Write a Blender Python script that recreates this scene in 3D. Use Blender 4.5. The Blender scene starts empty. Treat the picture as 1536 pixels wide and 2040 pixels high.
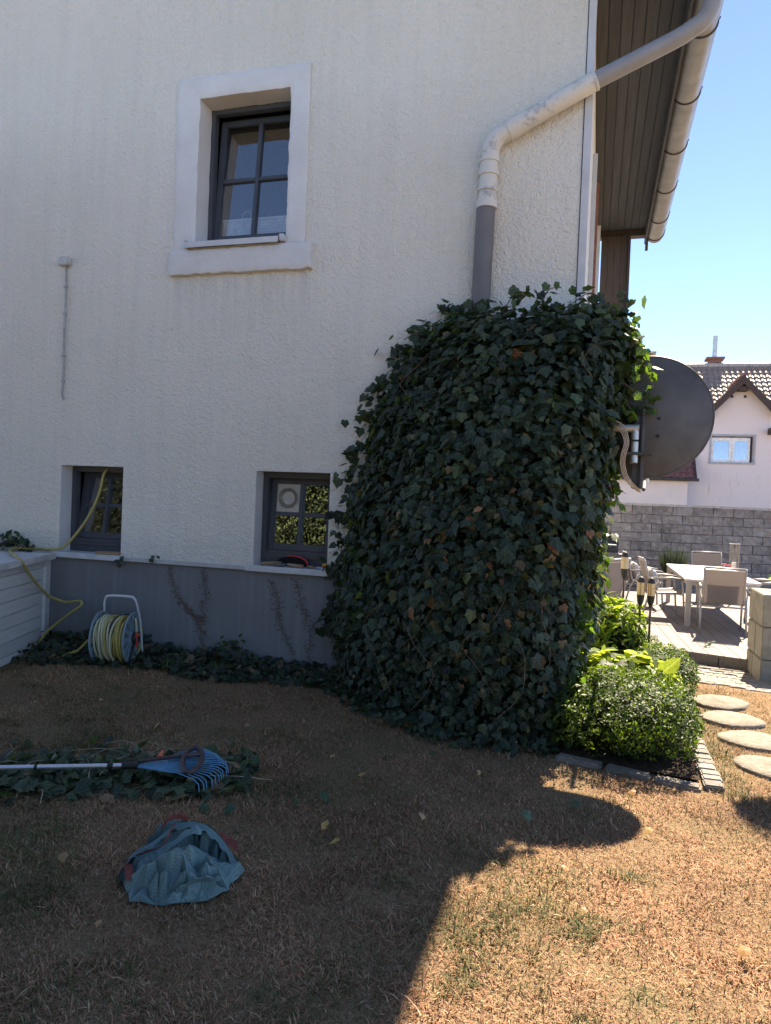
import bpy, bmesh, math, random
import numpy as np
from mathutils import Vector, Matrix

SC = bpy.context.scene
COL = SC.collection
random.seed(7)
rng = np.random.default_rng(7)
PI = math.pi

# ------------------------------------------------------------------ camera
CAM_POS = Vector((0.16, -6.1, 1.6))
YAW, PITCH, ROLL = math.radians(16.2), math.radians(1.0), math.radians(2.3)
_r = Vector((math.cos(YAW), math.sin(YAW), 0))
_f = Vector((-math.sin(YAW) * math.cos(PITCH), math.cos(YAW) * math.cos(PITCH), -math.sin(PITCH)))
_u = _r.cross(_f)
_R = _r * math.cos(ROLL) + _u * math.sin(ROLL)
_U = _u * math.cos(ROLL) - _r * math.sin(ROLL)
cam_data = bpy.data.cameras.new('camera')
cam = bpy.data.objects.new('camera', cam_data)
COL.objects.link(cam)
_m = Matrix((_R, _U, -_f)).transposed().to_4x4()
_m.translation = CAM_POS
cam.matrix_world = _m
cam_data.sensor_fit = 'HORIZONTAL'
cam_data.sensor_width = 36.0
cam_data.lens = 36.0 * 1425.0 / 1536.0
cam_data.clip_start = 0.05
cam_data.clip_end = 2000
SC.camera = cam
SC.render.resolution_x, SC.render.resolution_y = 771, 1024

# ------------------------------------------------------------------ sky and sun
SUN_DIR = Vector((0.230, 0.85, 1.0)).normalized()        # towards the sun
SUN_EL = math.asin(SUN_DIR.z)
SUN_AZ = math.atan2(SUN_DIR.x, SUN_DIR.y)
world = bpy.data.worlds.new('World')
SC.world = world
world.use_nodes = True
nt = world.node_tree
nt.nodes.clear()
wo = nt.nodes.new('ShaderNodeOutputWorld')
bg = nt.nodes.new('ShaderNodeBackground')
sky = nt.nodes.new('ShaderNodeTexSky')
sky.sky_type = 'NISHITA'
sky.sun_disc = False
sky.sun_elevation = SUN_EL
sky.sun_rotation = SUN_AZ
sky.altitude = 1500
sky.air_density = 0.38
sky.dust_density = 0.0
sky.ozone_density = 3.0
SKY_STRENGTH = 0.15
bg.inputs['Strength'].default_value = SKY_STRENGTH
nt.links.new(sky.outputs[0], bg.inputs['Color'])
nt.links.new(bg.outputs[0], wo.inputs['Surface'])
sd = bpy.data.lights.new('sun', 'SUN')
sd.energy = 4.6
sd.angle = math.radians(0.53)
sd.color = (1.0, 0.94, 0.86)
sun = bpy.data.objects.new('sun', sd)
COL.objects.link(sun)
sun.rotation_euler = SUN_DIR.to_track_quat('Z', 'Y').to_euler()
sun.location = (6, 20, 25)
vs = SC.view_settings
vs.view_transform = 'Standard'
vs.look = 'None'
vs.exposure = 2.02
vs.gamma = 1.0
vs.use_curve_mapping = False
vs.use_white_balance = True
vs.white_balance_temperature = 7700
SC.render.engine = 'CYCLES'
SC.cycles.use_denoising = True
SC.cycles.max_bounces = 8
SC.cycles.transparent_max_bounces = 12

# ------------------------------------------------------------------ helpers
def zg(y):
    t = min(max((y - .7) / 1.7, 0), 1)
    return -.15 * t * t * (3 - 2 * t)

def chain_loc(p):
    v = Vector((0, 0, 0))
    while p is not None:
        v += p.location
        p = p.parent
    return v

def tag(o, label=None, cat=None, group=None, kind=None):
    if label: o['label'] = label
    if cat: o['category'] = cat
    if group: o['group'] = group
    if kind: o['kind'] = kind
    return o

def thing(name, loc, label, cat, group=None):
    o = bpy.data.objects.new(name, None)
    COL.objects.link(o)
    o.location = loc
    o.empty_display_size = 0.1
    return tag(o, label, cat, group)

class MB:
    """collects shapes in world coordinates; build() links them as one mesh object"""
    def __init__(self):
        self.v, self.f = [], []
    def add(self, vs, fs):
        b = len(self.v)
        self.v += [tuple(p) for p in vs]
        self.f += [tuple(i + b for i in f) for f in fs]
        return self
    def box(self, x0, x1, y0, y1, z0, z1):
        vs = [(x, y, z) for z in (z0, z1) for y in (y0, y1) for x in (x0, x1)]
        return self.add(vs, [(0, 2, 3, 1), (4, 5, 7, 6), (0, 1, 5, 4), (2, 6, 7, 3), (0, 4, 6, 2), (1, 3, 7, 5)])
    def obox(self, c, ax, ay, az):
        """box at centre c with half axes ax, ay, az (vectors)"""
        c, ax, ay, az = Vector(c), Vector(ax), Vector(ay), Vector(az)
        vs = [c + ax * x + ay * y + az * z for z in (-1, 1) for y in (-1, 1) for x in (-1, 1)]
        return self.add(vs, [(0, 2, 3, 1), (4, 5, 7, 6), (0, 1, 5, 4), (2, 6, 7, 3), (0, 4, 6, 2), (1, 3, 7, 5)])
    def tube(self, pts, r, n=8, cap=True):
        pts = [Vector(p) for p in pts]
        rs = r if isinstance(r, (list, tuple)) else [r] * len(pts)
        t0 = (pts[1] - pts[0]).normalized()
        a = Vector((0, 0, 1)) if abs(t0.z) < .9 else Vector((1, 0, 0))
        nx = t0.cross(a).normalized()
        vs = []
        for i, p in enumerate(pts):
            t = (pts[min(i + 1, len(pts) - 1)] - pts[max(i - 1, 0)]).normalized()
            nx = (nx - t * nx.dot(t)).normalized()
            ny = t.cross(nx)
            vs += [p + (nx * math.cos(2 * PI * k / n) + ny * math.sin(2 * PI * k / n)) * rs[i] for k in range(n)]
        fs = [(i * n + k, i * n + (k + 1) % n, (i + 1) * n + (k + 1) % n, (i + 1) * n + k)
              for i in range(len(pts) - 1) for k in range(n)]
        if cap:
            fs += [tuple(range(n))[::-1], tuple((len(pts) - 1) * n + k for k in range(n))]
        return self.add(vs, fs)
    def lathe(self, c, prof, n=20, axis='Z'):
        """prof: (radius, height) along axis from point c"""
        c = Vector(c)
        def pt(r, h, a):
            x, y = r * math.cos(a), r * math.sin(a)
            return c + (Vector((x, y, h)) if axis == 'Z' else Vector((h, x, y)) if axis == 'X' else Vector((y, h, x)))
        vs = [pt(r, h, 2 * PI * k / n) for r, h in prof for k in range(n)]
        fs = [(i * n + k, i * n + (k + 1) % n, (i + 1) * n + (k + 1) % n, (i + 1) * n + k)
              for i in range(len(prof) - 1) for k in range(n)]
        fs += [tuple(range(n))[::-1], tuple((len(prof) - 1) * n + k for k in range(n))]
        return self.add(vs, fs)
    def prism(self, poly, z0, z1):
        n = len(poly)
        vs = [(x, y, z0) for x, y in poly] + [(x, y, z1) for x, y in poly]
        fs = [tuple(range(n))[::-1], tuple(range(n, 2 * n))] + [(i, (i + 1) % n, n + (i + 1) % n, n + i) for i in range(n)]
        return self.add(vs, fs)
    def build(self, name, mat, parent=None, smooth=False, bevel=0, kind=None):
        off = chain_loc(parent)
        me = bpy.data.meshes.new(name)
        me.from_pydata([(p[0] - off.x, p[1] - off.y, p[2] - off.z) for p in self.v], [], self.f)
        me.validate()
        bm = bmesh.new(); bm.from_mesh(me)
        bmesh.ops.recalc_face_normals(bm, faces=bm.faces)
        if bevel:
            es = [e for e in bm.edges if len(e.link_faces) == 2 and e.calc_face_angle(0) > .6]
            bmesh.ops.bevel(bm, geom=es, offset=bevel, segments=2, affect='EDGES', clamp_overlap=True)
        bm.to_mesh(me); bm.free()
        me.materials.append(mat)
        if smooth:
            me.polygons.foreach_set('use_smooth', [True] * len(me.polygons))
            if smooth == 'auto':
                me.set_sharp_from_angle(angle=math.radians(40))
        o = bpy.data.objects.new(name, me)
        COL.objects.link(o)
        o.parent = parent
        if kind: o['kind'] = kind
        return o

def copy_tree(o, parent=None):
    c = o.copy()
    COL.objects.link(c)
    c.parent = parent
    for ch in o.children:
        copy_tree(ch, c)
    return c

def spline(pts, n=8):
    """Catmull-Rom through pts"""
    P = [Vector(p) for p in pts]
    P = [P[0] * 2 - P[1]] + P + [P[-1] * 2 - P[-2]]
    out = []
    for i in range(1, len(P) - 2):
        a, b, c, d = P[i - 1], P[i], P[i + 1], P[i + 2]
        for k in range(n):
            t = k / n
            out.append(.5 * ((2 * b) + (c - a) * t + (2 * a - 5 * b + 4 * c - d) * t * t + (3 * b - a - 3 * c + d) * t ** 3))
    out.append(P[-2])
    return out

def hash2(ix, iy, seed):
    h = (ix * 374761393 + iy * 668265263 + seed * 974634777) & 0x7fffffff
    h = ((h ^ (h >> 13)) * 1274126177) & 0x7fffffff
    return ((h ^ (h >> 16)) & 0xffff) / 65535.0

def vnoise(x, y, seed=0):
    """value noise in [0,1], numpy arrays"""
    x = np.asarray(x, float); y = np.asarray(y, float)
    ix, iy = np.floor(x).astype(np.int64), np.floor(y).astype(np.int64)
    fx, fy = x - ix, y - iy
    fx, fy = fx * fx * (3 - 2 * fx), fy * fy * (3 - 2 * fy)
    a, b = hash2(ix, iy, seed), hash2(ix + 1, iy, seed)
    c, d = hash2(ix, iy + 1, seed), hash2(ix + 1, iy + 1, seed)
    return (a * (1 - fx) + b * fx) * (1 - fy) + (c * (1 - fx) + d * fx) * fy

def fbm(x, y, seed=0, o=3):
    s, a, t = 0, 1., 0
    for k in range(o):
        s = s + a * vnoise(np.asarray(x) * 2 ** k, np.asarray(y) * 2 ** k, seed + k); t += a; a *= .5
    return s / t

def scatter(name, bv, bf, buv, pos, R, sc, cols, mat, parent=None, kind='stuff', smooth=False):
    """one mesh of many copies of a small leaf mesh (bv verts, bf tris/quads of equal size)"""
    bv = np.asarray(bv, float); bf = np.asarray(bf, int)
    n, nv, nf, k = len(pos), len(bv), len(bf), bf.shape[1]
    off = np.array(chain_loc(parent))
    V = np.einsum('nij,vj->nvi', R, bv) * np.asarray(sc)[:, None, None] + (np.asarray(pos) - off)[:, None, :]
    F = (bf[None] + (np.arange(n) * nv)[:, None, None]).reshape(-1)
    me = bpy.data.meshes.new(name)
    me.vertices.add(n * nv); me.vertices.foreach_set('co', V.reshape(-1).astype(np.float32))
    me.loops.add(n * nf * k); me.loops.foreach_set('vertex_index', F.astype(np.int32))
    me.polygons.add(n * nf); me.polygons.foreach_set('loop_start', (np.arange(n * nf) * k).astype(np.int32))
    at = me.color_attributes.new('col', 'FLOAT_COLOR', 'POINT')
    c4 = np.ones((n, nv, 4), np.float32); c4[:, :, :3] = np.asarray(cols)[:, None, :]
    at.data.foreach_set('color', c4.reshape(-1))
    if buv is not None:
        uv = me.uv_layers.new(name='uv')
        u = np.asarray(buv)[bf.reshape(-1)]
        uv.data.foreach_set('uv', np.tile(u, (n, 1)).reshape(-1).astype(np.float32))
    if smooth:
        me.polygons.foreach_set('use_smooth', np.ones(n * nf, bool))
    me.update(); me.validate()
    me.materials.append(mat)
    o = bpy.data.objects.new(name, me)
    COL.objects.link(o)
    o.parent = parent
    if kind: o['kind'] = kind
    return o

def frames(normal, tip):
    """rotation matrices whose columns are side, tip, normal"""
    n = normal / np.linalg.norm(normal, axis=1, keepdims=True)
    t = tip - n * np.sum(tip * n, axis=1, keepdims=True)
    t /= np.linalg.norm(t, axis=1, keepdims=True) + 1e-9
    s = np.cross(t, n)
    return np.stack([s, t, n], axis=2)

# ------------------------------------------------------------------ materials
class NT:
    def __init__(self, name):
        self.m = bpy.data.materials.new(name)
        self.m.use_nodes = True
        self.t = self.m.node_tree
        self.b = self.t.nodes['Principled BSDF']
        self.out = self.t.nodes['Material Output']
    def n(self, typ, **kw):
        nd = self.t.nodes.new(typ)
        for k, v in kw.items():
            if k in nd.inputs.keys(): self.set(nd.inputs[k], v)
            else: setattr(nd, k, v)
        return nd
    def set(self, sock, v):
        if isinstance(v, bpy.types.NodeSocket): self.t.links.new(v, sock)
        else: sock.default_value = v
    def math(self, op, a, b=0.0, c=None):
        nd = self.t.nodes.new('ShaderNodeMath'); nd.operation = op
        self.set(nd.inputs[0], a); self.set(nd.inputs[1], b)
        if c is not None: self.set(nd.inputs[2], c)
        return nd.outputs[0]
    def mix(self, fac, a, b, blend='MIX'):
        nd = self.t.nodes.new('ShaderNodeMix'); nd.data_type = 'RGBA'; nd.blend_type = blend
        self.set(nd.inputs['Factor'], fac)
        for s, v in ((6, a), (7, b)):
            if isinstance(v, tuple) and len(v) == 3: v = v + (1,)
            self.set(nd.inputs[s], v)
        return nd.outputs[2]
    def coord(self, which='Object', scale=(1, 1, 1)):
        tc = self.t.nodes.new('ShaderNodeTexCoord')
        mp = self.t.nodes.new('ShaderNodeMapping')
        mp.inputs['Scale'].default_value = scale
        self.t.links.new(tc.outputs[which], mp.inputs[0])
        return mp.outputs[0]
    def noise(self, vec, scale, detail=3, rough=.55, dist=0):
        nd = self.n('ShaderNodeTexNoise', Vector=vec, Scale=scale, Detail=detail, Roughness=rough, Distortion=dist)
        return nd.outputs[0]
    def ramp(self, fac, stops):
        nd = self.t.nodes.new('ShaderNodeValToRGB')
        e = nd.color_ramp.elements
        while len(e) < len(stops): e.new(.5)
        for i, (p, c) in enumerate(stops):
            e[i].position = p
            e[i].color = (c, c, c, 1) if isinstance(c, (int, float)) else tuple(c) + (1,)
        self.t.links.new(fac, nd.inputs[0])
        return nd.outputs[0]
    def bump(self, h, strength, dist, normal=None):
        nd = self.n('ShaderNodeBump', Height=h, Strength=strength, Distance=dist)
        if normal: self.set(nd.inputs['Normal'], normal)
        return nd.outputs[0]
    def fin(self, color=None, rough=.6, spec=.5, metal=0, normal=None, **kw):
        if color is not None:
            self.set(self.b.inputs['Base Color'], color + (1,) if isinstance(color, tuple) and len(color) == 3 else color)
        self.set(self.b.inputs['Roughness'], rough)
        self.set(self.b.inputs['Specular IOR Level'], spec)
        self.set(self.b.inputs['Metallic'], metal)
        if normal is not None: self.set(self.b.inputs['Normal'], normal)
        for k, v in kw.items(): self.set(self.b.inputs[k.replace('_', ' ')], v)
        return self.m

M = {}
def simple(name, c, rough=.55, spec=.4, metal=0, var=.18, scale=14, bump=.0, bscale=90, bd=.002):
    t = NT(name)
    v = t.coord()
    n = t.noise(v, scale, 4)
    dark = tuple(x * (1 - var) for x in c); lite = tuple(min(1, x * (1 + var)) for x in c)
    colr = t.mix(t.ramp(n, [(.3, 0.), (.7, 1.)]), dark, lite)
    nm = t.bump(t.noise(v, bscale, 3), bump, bd) if bump else None
    M[name] = t.fin(colr, rough, spec, metal, nm)
    return M[name]

# coarse roughcast render of the big wall
t = NT('stucco')
v = t.coord()
g1 = t.noise(v, 62, 2, .5)
g2 = t.noise(v, 24, 3, .55, .4)
wv = t.coord(scale=(9, 9, .55))
streak = t.ramp(t.noise(wv, 1, 4), [(.46, 0.), (.75, 1.)])
big = t.noise(v, .7, 4)
spots = t.ramp(t.noise(v, 11, 5, .7), [(.70, 0.), (.80, 1.)])
c = t.mix(t.ramp(big, [(.3, 0.), (.7, 1.)]), (.78, .73, .62), (.84, .79, .685))
c = t.mix(t.math('MULTIPLY', streak, .13), c, (.43, .42, .40))
c = t.mix(t.math('MULTIPLY', spots, .22), c, (.36, .36, .35))
tco = t.n('ShaderNodeTexCoord'); sxyz = t.n('ShaderNodeSeparateXYZ', Vector=tco.outputs['Object'])
drip = t.math('MULTIPLY', t.math('COMPARE', sxyz.outputs[0], 1.62, .72), t.ramp(t.math('MULTIPLY_ADD', sxyz.outputs[2], 1.3, -3.85), [(.0, 0.), (.9, 1.), (.95, 0.)]))
c = t.mix(t.math('MULTIPLY', t.math('MULTIPLY', drip, t.ramp(t.noise(t.coord(scale=(13, 13, .9)), 1, 4), [(.38, 0.), (.68, 1.)])), .42), c, (.40, .40, .41))
spl = t.ramp(t.math('SUBTRACT', t.math('ADD', sxyz.outputs[2], t.math('MULTIPLY', t.noise(v, 5, 4), .55)), .75), [(.40, 1.), (.72, 0.)])
c = t.mix(t.math('MULTIPLY', spl, .30), c, (.42, .40, .36))
patch = t.ramp(t.noise(v, 1.9, 2, .4, .8), [(.52, 0.), (.56, 1.)])
c = t.mix(t.math('MULTIPLY', patch, .10), c, (.80, .78, .72))
h = t.math('ADD', t.math('MULTIPLY', t.ramp(g1, [(.36, 0.), (.66, 1.)]), .55), t.ramp(g2, [(.3, 0.), (.7, 1.)]))
M['stucco'] = t.fin(c, .92, .15, 0, t.bump(h, .9, .013))

t = NT('smooth_render')      # white trowelled render round the upper window
v = t.coord()
sp = t.ramp(t.noise(v, 30, 6, .75), [(.58, 0.), (.72, 1.)])
c = t.mix(t.ramp(t.noise(v, 2.5, 4), [(.35, 0.), (.7, 1.)]), (.66, .65, .62), (.74, .73, .70))
c = t.mix(t.math('MULTIPLY', sp, .25), c, (.45, .43, .40))
M['smooth_render'] = t.fin(c, .9, .15, 0, t.bump(t.noise(v, 38, 5, .65), .8, .012))

t = NT('plinth_paint')
v = t.coord()
wv = t.coord(scale=(16, 16, .7))
st = t.ramp(t.noise(wv, 1, 4), [(.48, 0.), (.78, 1.)])
c = t.mix(t.noise(v, 1.6, 5), (.16, .162, .166), (.215, .215, .215))
c = t.mix(t.math('MULTIPLY', st, .38), c, (.31, .315, .32))
fl = t.ramp(t.noise(v, 42, 4, .7), [(.70, 0.), (.74, 1.)])
c = t.mix(t.math('MULTIPLY', fl, .5), c, (.36, .36, .35))
M['plinth_paint'] = t.fin(c, .8, .3, 0, t.bump(t.noise(v, 22, 5), .35, .006))

def wood(name, a, b, rough=.6, axis=(1, 1, 1), bump=.25):
    t = NT(name)
    v = t.coord(scale=axis)
    n = t.noise(v, 1, 5, .6, .6)
    oi = t.n('ShaderNodeObjectInfo')
    c = t.mix(t.ramp(n, [(.3, 0.), (.72, 1.)]), a, b)
    k = t.math('MULTIPLY_ADD', oi.outputs['Random'], .24, .88)
    c = t.mix(1.0, c, t.n('ShaderNodeCombineColor', Red=k, Green=k, Blue=k).outputs[0], 'MULTIPLY')
    M[name] = t.fin(c, rough, .3, 0, t.bump(n, bump, .004))

wood('soffit_wood', (.050, .054, .061), (.076, .081, .089), .7, (30, 1.2, 30))
wood('brown_cladding', (.060, .047, .042), (.088, .070, .063), .6, (30, 30, 1.5))
wood('deck_wood', (.16, .135, .122), (.235, .202, .185), .75, (26, 1.5, 26), .4)
wood('white_boards', (.50, .49, .455), (.62, .605, .57), .6, (2, 2, 26), .4)
wood('raw_wood', (.33, .19, .11), (.45, .28, .17), .7, (4, 40, 40))
wood('tool_wood', (.22, .13, .08), (.34, .22, .14), .55, (10, 40, 40))
simple('white_trim', (.55, .55, .55), .5, .4, 0, .08, 6)
simple('sill_stone', (.56, .56, .55), .55, .4, 0, .12, 9, .3, 120)
simple('ledge_trim', (.47, .46, .44), .6, .3, 0, .15, 8)
simple('window_grey', (.060, .066, .076), .42, .5, 0, .12, 6)
simple('steel_zinc', (.29, .29, .285), .5, .5, .35, .18, 5)
simple('pipe_grey', (.155, .145, .14), .5, .4, 0, .12, 4)
simple('bracket_dark', (.07, .065, .06), .5, .4, .3)
simple('plastic_box', (.50, .49, .45), .45)
simple('cable_grey', (.38, .38, .37), .5)
simple('dish_grey', (.10, .094, .09), .5, .4, 0, .25, 5)
simple('black_metal', (.02, .02, .022), .45, .5, .2)
simple('galvanised', (.52, .50, .45), .38, .5, .7, .15, 10)
simple('cable_beige', (.62, .50, .38), .5)
simple('hose_yellow', (.42, .34, .10), .42, .45, 0, .18, 5)
simple('hose_pale', (.52, .49, .32), .45, .4, 0, .18, 5)
simple('reel_blue', (.20, .29, .33), .45, .45, 0, .1, 8)
simple('white_tube', (.62, .63, .64), .35, .5, 0, .06)
simple('orange_plastic', (.55, .13, .06), .45)
simple('red_plastic', (.55, .05, .03), .4)
simple('yellow_plastic', (.62, .45, .06), .4)
simple('rake_blue', (.08, .27, .42), .38, .5, 0, .08)
simple('rake_brown', (.075, .045, .042), .5)
simple('rake_pole', (.66, .68, .78), .22, .6, .85, .05)
simple('bag_strap', (.19, .055, .045), .7, .2, 0, .3, 40)
simple('alu_frame', (.38, .35, .33), .42, .5, .3, .06)
simple('table_top', (.62, .58, .55), .4, .5, 0, .05)
simple('cushion', (.45, .43, .42), .9, .1, 0, .5, 60)
simple('red_petal', (.60, .02, .03), .6, .3)
simple('bronze', (.52, .40, .24), .32, .5, .8, .1)
simple('torch_dark', (.028, .026, .026), .5)
simple('torch_pole', (.085, .052, .036), .6)
simple('stone_ball', (.36, .32, .26), .8, .2, 0, .2, 20, .4)
simple('neighbour_wall', (.71, .66, .66), .9, .15, 0, .04, 2)
simple('neighbour_trim', (.36, .38, .42), .6)
simple('white_pvc', (.78, .78, .78), .4)
simple('curtain_blue', (.26, .40, .58), .8)
simple('verge_wood', (.055, .034, .028), .6)
simple('ridge_tile', (.38, .36, .34), .5)
simple('brick_red', (.26, .12, .09), .8, .2, 0, .3, 20)
simple('rose_bloom', (.62, .05, .07), .6)
simple('bark', (.13, .10, .08), .9, .1, 0, .35, 22, .8, 60, .006)
simple('ivy_stem', (.16, .11, .075), .85, .15, 0, .35, 30)
simple('straw_stem', (.34, .28, .18), .85, .15, 0, .35, 30)
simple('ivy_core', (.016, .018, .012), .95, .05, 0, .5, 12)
simple('interior', (.10, .095, .09), .9, .1)
simple('pot_grey', (.14, .135, .13), .7)
simple('blind_white', (.74, .76, .79), .8)
simple('vent_plastic', (.50, .47, .40), .5, .4, 0, .1, 20)
simple('vent_ring', (.27, .24, .19), .5, .4, 0, .3, 30)
simple('outlet_zinc', (.26, .26, .265), .5, .4, 0, .1, 6)
simple('bristle_black', (.014, .014, .015), .9, .1)
simple('soil', (.05, .036, .026), .95, .05, 0, .4, 25, .8, 60, .01)

t = NT('tiles_brown')
v = t.coord()
c = t.mix(t.noise(v, 3, 3), (.22, .16, .125), (.36, .27, .215))
M['tiles_brown'] = t.fin(c, .42, .4)
t = NT('tiles_red')
v = t.coord()
c = t.mix(t.noise(v, 5, 3), (.13, .055, .05), (.22, .10, .09))
M['tiles_red'] = t.fin(c, .5, .4)

t = NT('stained_wall')       # neighbour gable wall with dark runs under the window
v = t.coord(scale=(3.2, 1, .45))
n = t.ramp(t.noise(v, 2.2, 4, .75), [(.58, 0.), (.72, 1.)])
tc = t.n('ShaderNodeTexCoord'); sx = t.n('ShaderNodeSeparateXYZ', Vector=tc.outputs['Object'])
band = t.math('MULTIPLY', t.ramp(sx.outputs[2], [(.0, 1.), (1., 1.)]),
              t.math('COMPARE', sx.outputs[2], 2.6, .55))
bx = t.math('COMPARE', sx.outputs[0], .25, .95)
c = t.mix(t.math('MULTIPLY', t.math('MULTIPLY', n, .6), t.math('MULTIPLY', band, bx)), (.71, .655, .66), (.25, .23, .24))
M['stained_wall'] = t.fin(c, .9, .15)

def stone(name, a, b, dark, bscale=30, bstr=.6, rnd=.25, bd=.012):
    t = NT(name)
    v = t.coord()
    oi = t.n('ShaderNodeObjectInfo')
    sh = t.n('ShaderNodeVectorMath', operation='ADD')
    t.t.links.new(v, sh.inputs[0])
    rr = t.math('MULTIPLY', oi.outputs['Random'], 40.0)
    cx = t.n('ShaderNodeCombineXYZ', X=rr, Y=rr, Z=rr)
    t.t.links.new(cx.outputs[0], sh.inputs[1])
    v = sh.outputs[0]
    n = t.noise(v, bscale * .35, 5, .65)
    c = t.mix(t.ramp(n, [(.32, 0.), (.68, 1.)]), a, b)
    d = t.ramp(t.noise(v, 3.2, 5, .7), [(.52, 0.), (.70, 1.)])
    c = t.mix(t.math('MULTIPLY', d, .6), c, dark)
    k = t.math('MULTIPLY_ADD', oi.outputs['Random'], rnd, 1 - rnd / 2)
    c = t.mix(1.0, c, t.n('ShaderNodeCombineColor', Red=k, Green=k, Blue=k).outputs[0], 'MULTIPLY')
    M[name] = t.fin(c, .9, .15, 0, t.bump(t.noise(v, bscale, 5, .65), bstr, bd))
stone('block_stone', (.20, .185, .18), (.36, .335, .325), (.085, .08, .078), 26, 1.0, .3, .03)
stone('mortar', (.12, .11, .108), (.18, .168, .165), (.08, .075, .07), 40, .5, .1)
stone('pillar_stone', (.30, .275, .22), (.40, .37, .30), (.17, .155, .12), 40, .5)
stone('step_stone', (.19, .162, .13), (.30, .26, .21), (.115, .095, .07), 50, 1.0, .2)
stone('paver_stone', (.20, .18, .16), (.30, .27, .24), (.12, .105, .09), 60, .5, .3)
stone('edge_stone', (.15, .13, .11), (.25, .22, .185), (.07, .062, .055), 40, .8, .3)

# thin glass: mirror reflection by Fresnel, otherwise clear
def glass(name, ior, tint=(1, 1, 1)):
    t = NT(name)
    geo = t.n('ShaderNodeNewGeometry')
    fr = t.n('ShaderNodeFresnel', IOR=t.math('MULTIPLY_ADD', geo.outputs['Backfacing'], 1 / ior - ior, ior))
    tr = t.n('ShaderNodeBsdfTransparent', Color=tint + (1,))
    gl = t.n('ShaderNodeBsdfGlossy', Roughness=.004)
    mx = t.n('ShaderNodeMixShader')
    t.t.links.new(fr.outputs[0], mx.inputs[0]); t.t.links.new(tr.outputs[0], mx.inputs[1]); t.t.links.new(gl.outputs[0], mx.inputs[2])
    t.t.links.new(mx.outputs[0], t.out.inputs['Surface'])
    M[name] = t.m
glass('glass', 2.6, (.9, .92, .92))
glass('lantern_glass', 1.6, (.95, .95, .95))

def leafmat(name, trans, rough=.45, spec=.4, veins=False, tmul=(1.0, 1.0, .5), backlite=1.0):
    t = NT(name)
    at = t.n('ShaderNodeAttribute', attribute_name='col')
    c = at.outputs['Color']
    v = t.coord()
    c = t.mix(1.0, c, t.ramp(t.noise(v, 60, 3), [(.3, .75), (.7, 1.2)]), 'MULTIPLY')
    if veins:
        uvn = t.n('ShaderNodeUVMap', uv_map='uv'); s = t.n('ShaderNodeSeparateXYZ', Vector=uvn.outputs[0])
        u = t.math('ABSOLUTE', s.outputs[0]); w = t.math('SUBTRACT', s.outputs[1], .02)
        ang = t.math('ARCTAN2', u, w)
        r = t.math('SQRT', t.math('ADD', t.math('MULTIPLY', u, u), t.math('MULTIPLY', w, w)))
        d = t.math('MULTIPLY', t.math('ABSOLUTE', t.math('SUBTRACT', t.math('FRACT', t.math('ADD', t.math('DIVIDE', ang, .80), .5)), .5)), r)
        vein = t.ramp(d, [(.010, 1.), (.040, 0.)])
        c = t.mix(t.math('MULTIPLY', vein, .5), c, t.mix(.35, c, (.34, .38, .26)))
    t.set(t.b.inputs['Base Color'], c)
    t.set(t.b.inputs['Roughness'], rough); t.set(t.b.inputs['Specular IOR Level'], spec)
    tb = t.n('ShaderNodeBsdfTranslucent')
    t.set(tb.inputs['Color'], t.mix(1.0, c, tmul, 'MULTIPLY'))
    mx = t.n('ShaderNodeMixShader'); mx.inputs[0].default_value = trans
    t.t.links.new(t.b.outputs[0], mx.inputs[1]); t.t.links.new(tb.outputs[0], mx.inputs[2])
    t.t.links.new(mx.outputs[0], t.out.inputs['Surface'])
    M[name] = t.m
leafmat('ivy_leaf', .28, .5, .3, True, (3.2, 3.4, .9))
leafmat('box_leaf', .36, .5, .22, False, (2.1, 2.1, .5))
leafmat('soft_leaf', .55, .5, .25, True, (2.6, 2.5, .7))
leafmat('grass_blade', .18, .7, .15, False, (1.2, 1.1, .8))
leafmat('conifer', .15, .6, .2)

t = NT('lawn_soil')
v = t.coord()
n1 = t.noise(v, 1.1, 4); n2 = t.noise(v, 70, 4, .7)
c = t.mix(t.ramp(n1, [(.35, 0.), (.65, 1.)]), (.19, .125, .07), (.14, .12, .06))
c = t.mix(t.ramp(n2, [(.35, 0.), (.7, 1.)]), c, (.34, .235, .14))
M['lawn_soil'] = t.fin(c, .95, .05, 0, t.bump(n2, 1.0, .02))

t = NT('bag_weave')
v = t.coord(scale=(1, 1, 1))
uvn = t.n('ShaderNodeUVMap', uv_map='uv')
ck = t.n('ShaderNodeTexChecker', Vector=uvn.outputs[0], Scale=230.0)
c = t.mix(t.noise(v, 7, 4), (.055, .118, .118), (.09, .165, .16))
c = t.mix(t.math('MULTIPLY', ck.outputs[1], .30), c, (.25, .37, .37))
M['bag_weave'] = t.fin(c, .5, .4, 0, t.bump(ck.outputs[1], .4, .002))

t = NT('sling_fabric')
v = t.coord()
c = t.mix(t.noise(v, 120, 2), (.21, .185, .175), (.29, .26, .245))
tb = t.n('ShaderNodeBsdfTranslucent', Color=(.5, .44, .41, 1))
t.fin(c, .8, .2)
mx = t.n('ShaderNodeMixShader'); mx.inputs[0].default_value = .35
t.t.links.new(t.b.outputs[0], mx.inputs[1]); t.t.links.new(tb.outputs[0], mx.inputs[2]); t.t.links.new(mx.outputs[0], t.out.inputs['Surface'])
M['sling_fabric'] = t.m

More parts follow.
